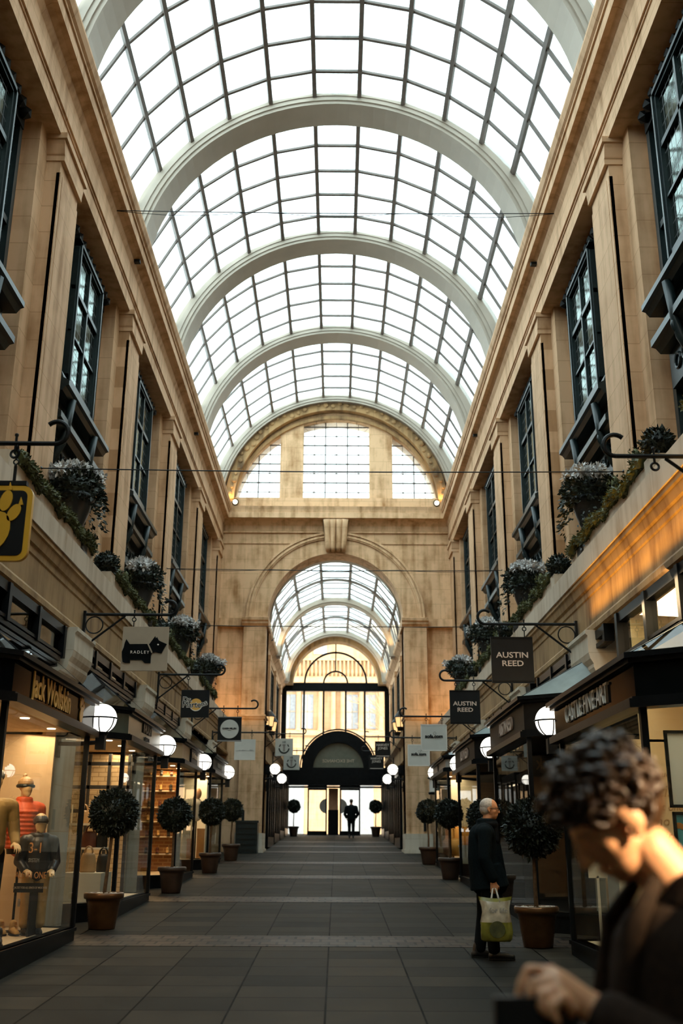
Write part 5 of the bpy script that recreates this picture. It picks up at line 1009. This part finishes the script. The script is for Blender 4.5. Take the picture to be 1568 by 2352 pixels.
voxel(mb, .012, 3, 'trousers', 'trousers', g); shoe('shoe', (-.01, .10, 0), 0, g); shoe('shoe', (-.01, -.10, 0), 0, g)
cs = thing('case', 'dark flat case held up in the young man at right hand'.replace('in the young man at right hand', 'by the blurred young man'), 'case', (.46, 2.14, 1.24))
mb = MB(); mb.box(.385, .545, 2.125, 2.150, 1.165, 1.395); mb.build('cover', 'iron', cs)
for x in (.405, .435, .468, .497): mb = MB(); mb.sph((x, 2.123, 1.265 + .02 * math.sin(x * 90)), 1, (.008, .002, .022), 10, 6); mb.build('silver_mark', 'grey', cs)
# unseen warm spotlight added on the gallery front to light his nape
g = thing('spotlight', 'small black spotlight added out of view to light the blurred young man', 'spotlight', (2.55, .9, 3.0)); m = MB(); m.tube((2.55, .9, 3.05), (2.47, 1.0, 2.98), .07, .08, 14); m.tube((2.55, .9, 3.05), (2.9, .9, 3.1), .02, n=6); m.box(2.86, 4.76, .85, .95, 3.05, 3.15); m.build('housing', 'iron', g)
lamp('added_spot', 'SPOT', (2.45, 1.02, 2.96), 1500, (1, .72, .42), target=(.83, 2.25, 1.72), spot_size=.16, spot_blend=.5, shadow_soft_size=.06)
# light from the gallery window on the two men comes from the gallery lamps themselves
# ------------------------------------------------------------------ inside the clothing window
def mannequin_head(mb, c, sc=1.0, yaw=0.0): head(mb, c, 0, sc, yaw, False)
pz = pz1
g = thing('mannequin', 'child mannequin in black hooded jacket, khaki trousers and dark cap', 'mannequin', (-3.38, 12.5, pz), rz=-1.1, group='mannequins in the clothing window')
k = .80
mb = MB(); mannequin_head(mb, (0, 0, 1.50 * k), 1.0); cap(mb, (0, 0, 1.30 * k), (0, 0, 1.42 * k), .045, .042); cap(mb, (0, 0, .9 * k), (0, 0, 1.22 * k), .09, .10)
for s in (-1, 1): cap(mb, (0, s * .075, .88 * k), (0, s * .08, .48 * k), .06, .045); cap(mb, (0, s * .08, .48 * k), (0, s * .08, .1), .042, .032); cap(mb, (0, s * .15, 1.25 * k), (0, s * .2, .98 * k), .04, .034); cap(mb, (0, s * .2, .98 * k), (.12, s * .15, .86 * k), .032, .026); fingers(mb, (.12, s * .15, .86 * k), (1, -s * .2, -.2), (0, -s, .3), (0, 0, -1), .7, .85)
voxel(mb, .008, 3, 'body', 'mann', g)
mb = MB(); cap(mb, (0, 0, 1.2 * k), (0, 0, .88 * k), .135, .145, 18); cap(mb, (0, -.11, 1.26 * k), (0, .11, 1.26 * k), .08)
for s in (-1, 1): cap(mb, (0, s * .16, 1.26 * k), (0, s * .21, .98 * k), .072, .06); cap(mb, (0, s * .21, .98 * k), (.10, s * .16, .87 * k), .056, .046)
mb.ring((-.02, 0, 1.34 * k), .085, .035, 'z', 18, 8); voxel(mb, .009, 3, 'hooded_jacket', 'shoe', g)
mb = MB(); cap(mb, (0, -.04, .86 * k), (0, .04, .86 * k), .10)
for s in (-1, 1): cap(mb, (0, s * .075, .84 * k), (0, s * .08, .48 * k), .088, .074); cap(mb, (0, s * .08, .48 * k), (0, s * .08, .12), .070, .066)
for v in mb.b.verts: v.co.x += .006 * math.sin(v.co.z * 60)
voxel(mb, .009, 2, 'trousers', 'khaki', g)
mb = MB(); mb.sph((-.008, 0, 1.545 * k), 1, (.108, .088, .075), 18, 10); mb.prism([(.07 + .09 * math.sin(t), .075 * math.cos(t), 1.53 * k) for t in [PI * i / 10 for i in range(11)]], (0.01, 0, .008)); o = mb.build('cap', 'shoe'); o.parent = g
shoe('shoe', (.0, .08, 0), 0, g, 'shoe', .78); shoe('shoe', (.0, -.08, 0), 0, g, 'shoe', .78)
g = thing('placard', 'black window placard with orange capitals in front of the child mannequin', 'placard', (-3.36, 12.20, pz)); m = MB(); m.box(-3.53, -3.20, 12.18, 12.195, pz + .46, pz + .56); m.box(-3.35, -3.33, 12.60, 12.20, pz, pz + .47); m.build('strip', 'iron', g)
text('A JACKET FOR ALL KINDS OF WEATHER', .034, 'signtan', XZ(-3.35, 12.176, pz + .51), g, squash=.62)
text('ALL IN ONE', .10, 'printo', XZ(-3.35, 12.176, pz + .64), g, squash=.66, depth=.006); text('SYSTEM', .06, 'grey', XZ(-3.33, 12.176, pz + .80), g, squash=.6, depth=.006); text('3-1', .16, 'printo', XZ(-3.32, 12.176, pz + .93), g, squash=.8, depth=.006)
g = thing('mannequin', 'mannequin bust on a pole in red-orange jacket and patterned woolly hat', 'mannequin', (-3.70, 12.85, pz), rz=-.9, group='mannequins in the clothing window')
mb = MB(); mannequin_head(mb, (.01, 0, 1.62), 1.0); cap(mb, (0, 0, 1.42), (0, 0, 1.56), .055, .05); cap(mb, (0, 0, .95), (0, 0, 1.32), .10, .13); cap(mb, (0, -.15, 1.38), (0, .15, 1.38), .07); voxel(mb, .008, 3, 'bust', 'mann', g)
mb = MB(); cap(mb, (0, 0, 1.32), (0, 0, .98), .165, .16, 20); cap(mb, (0, -.15, 1.38), (0, .15, 1.38), .095)
for s in (-1, 1): cap(mb, (0, s * .20, 1.38), (-.03, s * .26, 1.02), .08, .06)
mb.lathe([(.10, 1.40), (.10, 1.50), (.085, 1.52)], n=16)
for i in range(9): mb.ring((0, 0, .94 + i * .05), .158, .024, 'z', 24, 6)
voxel(mb, .009, 2, 'jacket', 'orange', g)
mb = MB(); mb.sph((-.01, 0, 1.675), 1, (.112, .092, .085), 18, 10); mb.ico((-.05, 0, 1.77), .03, 1); o = mb.build('woolly_hat', 'bagtan'); o.parent = g; mb = MB(); mb.ring((-.005, 0, 1.645), .092, .022, 'z', 20, 8); o = mb.build('hat_band', 'teal'); o.parent = g
mb = MB(); mb.tube((0, 0, 0), (0, 0, 1.0), .016, n=8); mb.tube((0, 0, 0), (0, 0, .012), .13, n=20); mb.tube((0, 0, .86), (0, 0, .93), .15, .16, 18); o = mb.build('pole', 'iron'); o.parent = g
g = thing('mannequin', 'mannequin in mustard jacket and grey cap cut by the left edge', 'mannequin', (-3.78, 11.95, pz), rz=-1.0, group='mannequins in the clothing window')
mb = MB(); mannequin_head(mb, (.01, 0, 1.66), 1.02); cap(mb, (0, 0, 1.42), (0, 0, 1.56), .055, .05); cap(mb, (0, 0, .95), (0, 0, 1.32), .10, .13)
for s in (-1, 1): cap(mb, (0, s * .09, .92), (0, s * .09, .1), .08, .045); cap(mb, (0, s * .2, 1.38), (0, s * .26, 1.08), .05, .04); cap(mb, (0, s * .26, 1.08), (.16, s * .24, .98), .04, .03); fingers(mb, (.16, s * .24, .98), (1, 0, -.3), (0, -s, .2), (0, 0, -1), .9)
voxel(mb, .008, 3, 'body', 'mann', g)
mb = MB(); cap(mb, (0, 0, 1.32), (0, 0, .95), .165, .17, 20); cap(mb, (0, -.16, 1.38), (0, .16, 1.38), .095)
for s in (-1, 1): cap(mb, (0, s * .21, 1.38), (0, s * .27, 1.08), .08, .065); cap(mb, (0, s * .27, 1.08), (.14, s * .25, .99), .062, .05)
voxel(mb, .009, 3, 'jacket', 'olive', g); mb = MB(); mb.sph((-.005, 0, 1.715), 1, (.115, .095, .08), 18, 10); o = mb.build('cap', 'grey'); o.parent = g
mb = MB(); cap(mb, (0, -.04, .9), (0, .04, .9), .11)
for s in (-1, 1): cap(mb, (0, s * .09, .88), (0, s * .09, .08), .095, .07)
voxel(mb, .011, 3, 'trousers', 'trousers', g); shoe('shoe', (0, .09, 0), 0, g); shoe('shoe', (0, -.09, 0), 0, g)
for i, (x, y) in enumerate(((-3.71, 12.44), (-3.56, 12.42))):
    o = shoe('boot', (x, y, pz), -1.0, None, 'tanboot', .92); o.location = (0, 0, 0); tag(o, '%s tan suede boot of the pair on the window floor' % ('left' if i == 0 else 'right'), 'boot', 'pair of tan boots')
    mb = MB()
    for j in range(4): mb.tube((x + .02 + j * .012, y - .05 - j * .022, pz + .135 - j * .018), (x + .045 + j * .012, y - .035 - j * .022, pz + .135 - j * .018), .005, n=5)
    q = mb.build('laces', 'printo'); q.parent = o
o = shoe('shoe', (-3.35, 11.2, pz), -1.2, None, 'shoe', 1.0); tag(o, 'single black shoe near the front of the clothing window', 'shoe')
m = MB(); m.box(-3.87, -3.78, 13.555, 13.57, .90, .99); g = m.build('socket', 'grey'); tag(g, 'metal wall socket low on the tan partition of the clothing window', 'socket'); m = MB(); m.box(-3.84, -3.81, 13.548, 13.556, .925, .96); m.build('socket_hole', 'iron', g)
# ------------------------------------------------------------------ handbag window
pz = pz2
m = MB(); m.box(-3.95, -3.36, 15.85, 16.6, pz, pz + .40); tag(m.build('display_plinth', 'whitebox'), 'white display plinth in the handbag window', 'plinth')
def handbag(label, x, y, z, m_, w=.22, h=.24, loc=None):
    g = thing('handbag', label, 'handbag', (x, y, z), 'handbags in the window'); mb = MB(); rd = random.Random(int(x * 100 + y * 10))
    mb.lathe([(.9, 0), (1, .08), (1.0, .5), (.86, .85), (.7, 1.0), (.6, .99)], n=20)
    for v in mb.b.verts: v.co = V(x + v.co.x * w / 2, y + v.co.y * .06, z + v.co.z * h)
    mb.build('bag_body', m_, g, True)
    for dy in (-.03, .03): mb = MB(); mb.path([(x + .06 * math.cos(t), y + dy, z + h - .01 + .10 * math.sin(t)) for t in [PI * i / 12 for i in range(13)]], .008, 6); mb.build('handle', m_, g, True)
handbag('tan handbag with looped handles on the white plinth', -3.62, 16.1, pz + .40, 'bagtan', .24, .28); handbag('black handbag on the white plinth, right of the tan one', -3.44, 16.3, pz + .40, 'shoe', .2, .26)
m = MB(); m.box(-4.15, -3.5, 16.7, 17.0, pz + .72, pz + .75); m.box(-4.15, -3.5, 16.7, 17.0, pz + 1.08, pz + 1.11)
for x in (-4.15, -3.52): m.box(x, x + .02, 16.98, 17.0, pz, pz + 1.4)
tag(m.build('shelf_unit', 'whitebox'), 'slim white shelf unit behind the handbag plinth', 'shelf')
handbag('oxblood handbag on the lower shelf', -3.80, 16.85, pz + .75, 'bagdark', .26, .24); handbag('dark handbag at the end of the lower shelf', -3.60, 16.85, pz + .75, 'iron', .18, .22); handbag('tan handbag on the upper shelf', -3.92, 16.85, pz + 1.11, 'bagtan', .2, .2)
m = MB()
for x in (-4.3, -3.95, -3.6): m.box(x, x + .05, 18.5, 18.56, pz, 3.15)
for z in (2.15, 2.55, 2.95): m.box(-4.6, -3.5, 18.5, 18.56, z, z + .06)
tag(m.build('lattice_screen', 'shoe'), 'black lattice screen at the back of the handbag shop', 'screen')
m = MB(); m.box(-3.95, -3.75, 18.40, 18.45, 2.1, 2.5); tag(m.build('banner', 'printo'), 'orange-brown banner hung in the handbag shop', 'banner')
# ------------------------------------------------------------------ shoe shop
pz = pz3
for j, (z, w) in enumerate(((.35, .5), (.72, .46), (1.05, .42), (1.36, .5), (1.72, .46), (2.05, .4))):
    m = MB(); m.box(-4.4, -3.62, 24.12, 24.3, pz + z, pz + z + .025); tag(m.build('shelf', 'whitebox'), '%s lit shelf from the floor on the brick wall' % ('lowest', 'second', 'third', 'fourth', 'fifth', 'topmost')[j], 'shelf', 'shelves on the brick wall')
    for i, x in enumerate((-4.2, -3.95, -3.72)):
        o = shoe('shoe', (x, 24.2, pz + z + .025), -1.4, None, ('shoe', 'bagdark', 'tanboot')[(i + j) % 3], .8); tag(o, '%s shoe on the %s shelf of the brick-walled shop' % (('left', 'middle', 'right')[i], ('lowest', 'second', 'third', 'fourth', 'fifth', 'topmost')[j]), 'shoe', 'shoes on the brick wall')
# ------------------------------------------------------------------ farthest left shop
pz = pz4
g = thing('mannequin', 'pale egg-headed mannequin bust behind the third ball tree', 'mannequin', (-3.55, 27.6, pz), group='mannequins in the dress window'); m = MB(); m.sph((-3.55, 27.6, pz + 1.62), 1, (.11, .11, .15), 18, 12); m.build('egg_head', 'balloon', g, True); m = MB(); cap(m, (-3.55, 27.6, pz + 1.05), (-3.55, 27.6, pz + 1.35), .13, .15); cap(m, (-3.55, 27.6, pz + 1.3), (-3.55, 27.6, pz + 1.52), .05, .045); o = voxel(m, .015, 3, 'bust', 'whitebox', None); o.data.transform(Matrix.Translation(-Vector(g.location))); o.parent = g; m = MB(); m.tube((-3.55, 27.6, pz), (-3.55, 27.6, pz + 1.1), .02, n=8); m.tube((-3.55, 27.6, pz), (-3.55, 27.6, pz + .02), .14, n=16); m.build('stand', 'iron', g)
for i, (x, y, h, mm, lb) in enumerate(((-3.45, 27.9, .75, 'printo', 'tall orange gift box in the farthest left window'), (-3.72, 28.0, .5, 'pinkf', 'shorter peach gift box in the farthest left window'), (-3.9, 28.4, 1.5, 'signwhite', 'tall white banner in the farthest left window'))): m = MB(); m.box(x - .09, x + .09, y - .09, y + .09, pz, pz + h); m.box(x - .095, x + .095, y - .095, y + .095, pz + h - .06, pz + h); tag(m.build('gift_box' if i < 2 else 'banner', mm), lb, 'box' if i < 2 else 'banner')
# ------------------------------------------------------------------ gallery window
pz = qz1; PY = 12.57
wq = thing('wall_lettering', 'brown quotation lettered on the tan gallery wall', 'lettering', (3.8, PY, 2.2))
for tx, sz, x, z in (('A true', .105, 3.93, 2.47), ('artist', .20, 3.95, 2.27), ('is not one', .12, 3.95, 2.09), ('who is', .15, 3.95, 1.93), ('inspired', .13, 3.95, 1.77)): text(tx, sz, 'bagtan', XZ(x, PY - .004, z), wq, depth=.006, shear=.25)
for q in (0, .12): place(flat2d(circ(3.60 + q, 2.44, .045, 0, 2 * PI, 14)[:-1], [], .006), 'quote_mark', 'bagtan', XZ(0, PY - .004, 0), wq); place(flat2d([(3.557 + q, 2.44), (3.575 + q, 2.54), (3.645 + q, 2.60), (3.60 + q, 2.53), (3.59 + q, 2.46)], [], .006), 'quote_mark', 'bagtan', XZ(0, PY - .004, 0), wq)
def picture(label, x0, x1, z0, z1, y, face, fr=.03, name='picture'):
    g = thing(name, label, 'picture', (x0, y, z0), 'pictures in the gallery'); m = MB()
    for a in ((x0, x1, z0, z0 + fr), (x0, x1, z1 - fr, z1), (x0, x0 + fr, z0, z1), (x1 - fr, x1, z0, z1)): m.box(a[0], a[1], y - .03, y, a[2], a[3])
    m.build('picture_frame', 'iron', g); m = MB(); m.box(x0 + fr, x1 - fr, y - .012, y, z0 + fr, z1 - fr); m.build('canvas', face, g); return g
picture('large pale picture in a black frame on the gallery wall', 3.42, 4.2, 2.02, 2.78, 10.6, 'white')
pg = picture('small city-skyline painting with turquoise sky in a black frame', 3.42, 4.0, 1.52, 1.98, 10.55, 'cyan')
rd = random.Random(3); m = MB()
for i in range(12): x = 3.46 + i * .042; h = rd.uniform(.05, .16) + (.14 if i in (2, 7) else 0); m.box(x, x + rd.uniform(.012, .035), 10.532, 10.538, 1.56, 1.56 + h)
m.build('painted_towers', 'iron', pg); m = MB()
for i in range(9): m.sph((3.47 + .06 * i, 10.536, 1.86 + rd.uniform(-.03, .03)), 1, (.05, .003, .03), 12, 6)
m.build('painted_clouds', 'printo', pg)
m = MB(); m.box(3.45, 3.7, 11.95, 11.96, pz, pz + .55); m.box(3.36, 3.76, 11.9, 11.93, 1.12, 1.74); p = tag(m.build('poster', 'creamf'), 'tan exhibition poster with scalloped pattern on a stand in the gallery window', 'poster')
rd = random.Random(8); m = MB()
for r_ in range(3):
    for i in range(5): m.sph((3.40 + .08 * i, 11.898, 1.66 - r_ * .085), 1, (.042, .003, .042), 12, 6)
m.build('scallop', 'bagtan', p); text('CONNOLLY', .055, 'iron', XZ(3.56, 11.896, 1.40), p, depth=.004); text('COLLECTION', .035, 'iron', XZ(3.56, 11.896, 1.27), p, depth=.004)
m = MB(); m.box(2.98, 3.20, 12.40, 12.41, 1.30, 1.78); m.box(3.07, 3.10, 12.40, 12.42, pz, 1.32); tag(m.build('poster', 'whitebox'), 'narrow cream poster on a stand at the far corner of the gallery window', 'poster')
m = MB(); m.box(3.22, 3.30, 12.0, 12.50, pz, 1.35); tag(m.build('plinth_block', 'whitebox'), 'tall white display plinth standing in the gallery window', 'plinth')
# ------------------------------------------------------------------ sofa shop
def armchair(label, x, y, z, m_, rz):
    g = thing('armchair', label, 'armchair', (x, y, z), 'seats in the sofa window', rz=rz)
    for nm, b in (('seat', (-.28, .28, -.3, .26, .18, .42)), ('backrest', (-.3, .3, .18, .34, .2, .86)), ('armrest', (-.38, -.26, -.3, .3, .16, .58)), ('armrest', (.26, .38, -.3, .3, .16, .58))):
        m = MB(); m.box(*b); bmesh.ops.bevel(m.b, geom=m.b.edges[:], offset=.045, segments=3, affect='EDGES'); o = m.build(nm, m_, None, True); o.parent = g
    for a in (-.28, .28):
        for c in (-.22, .24): m = MB(); m.tube((a, c, 0), (a, c, .18), .018, .025, 8); o = m.build('leg', 'trunk'); o.parent = g
armchair('mustard wing armchair in the sofa shop window', 3.35, 26.6, qz4, 'sofa', .4); armchair('peach armchair in the sofa shop window, nearer the arch', 3.3, 27.9, qz4, 'pinkf', .2)
m = MB(); m.tube((3.25, 25.9, qz4), (3.25, 25.9, qz4 + .38), .2, n=18); m.tube((3.25, 25.9, qz4 + .38), (3.25, 25.9, qz4 + .42), .22, n=18); tag(m.build('side_table', 'whitebox'), 'small round pale side table in the sofa shop window', 'table')

for x, lb in ((-2.0, 'dark ball tree in brown pot beside the left street door'), (2.0, 'dark ball tree in brown pot beside the right street door')): dup(t3, (x, 51.9, fz(51.9)), lb, rz=1.0)
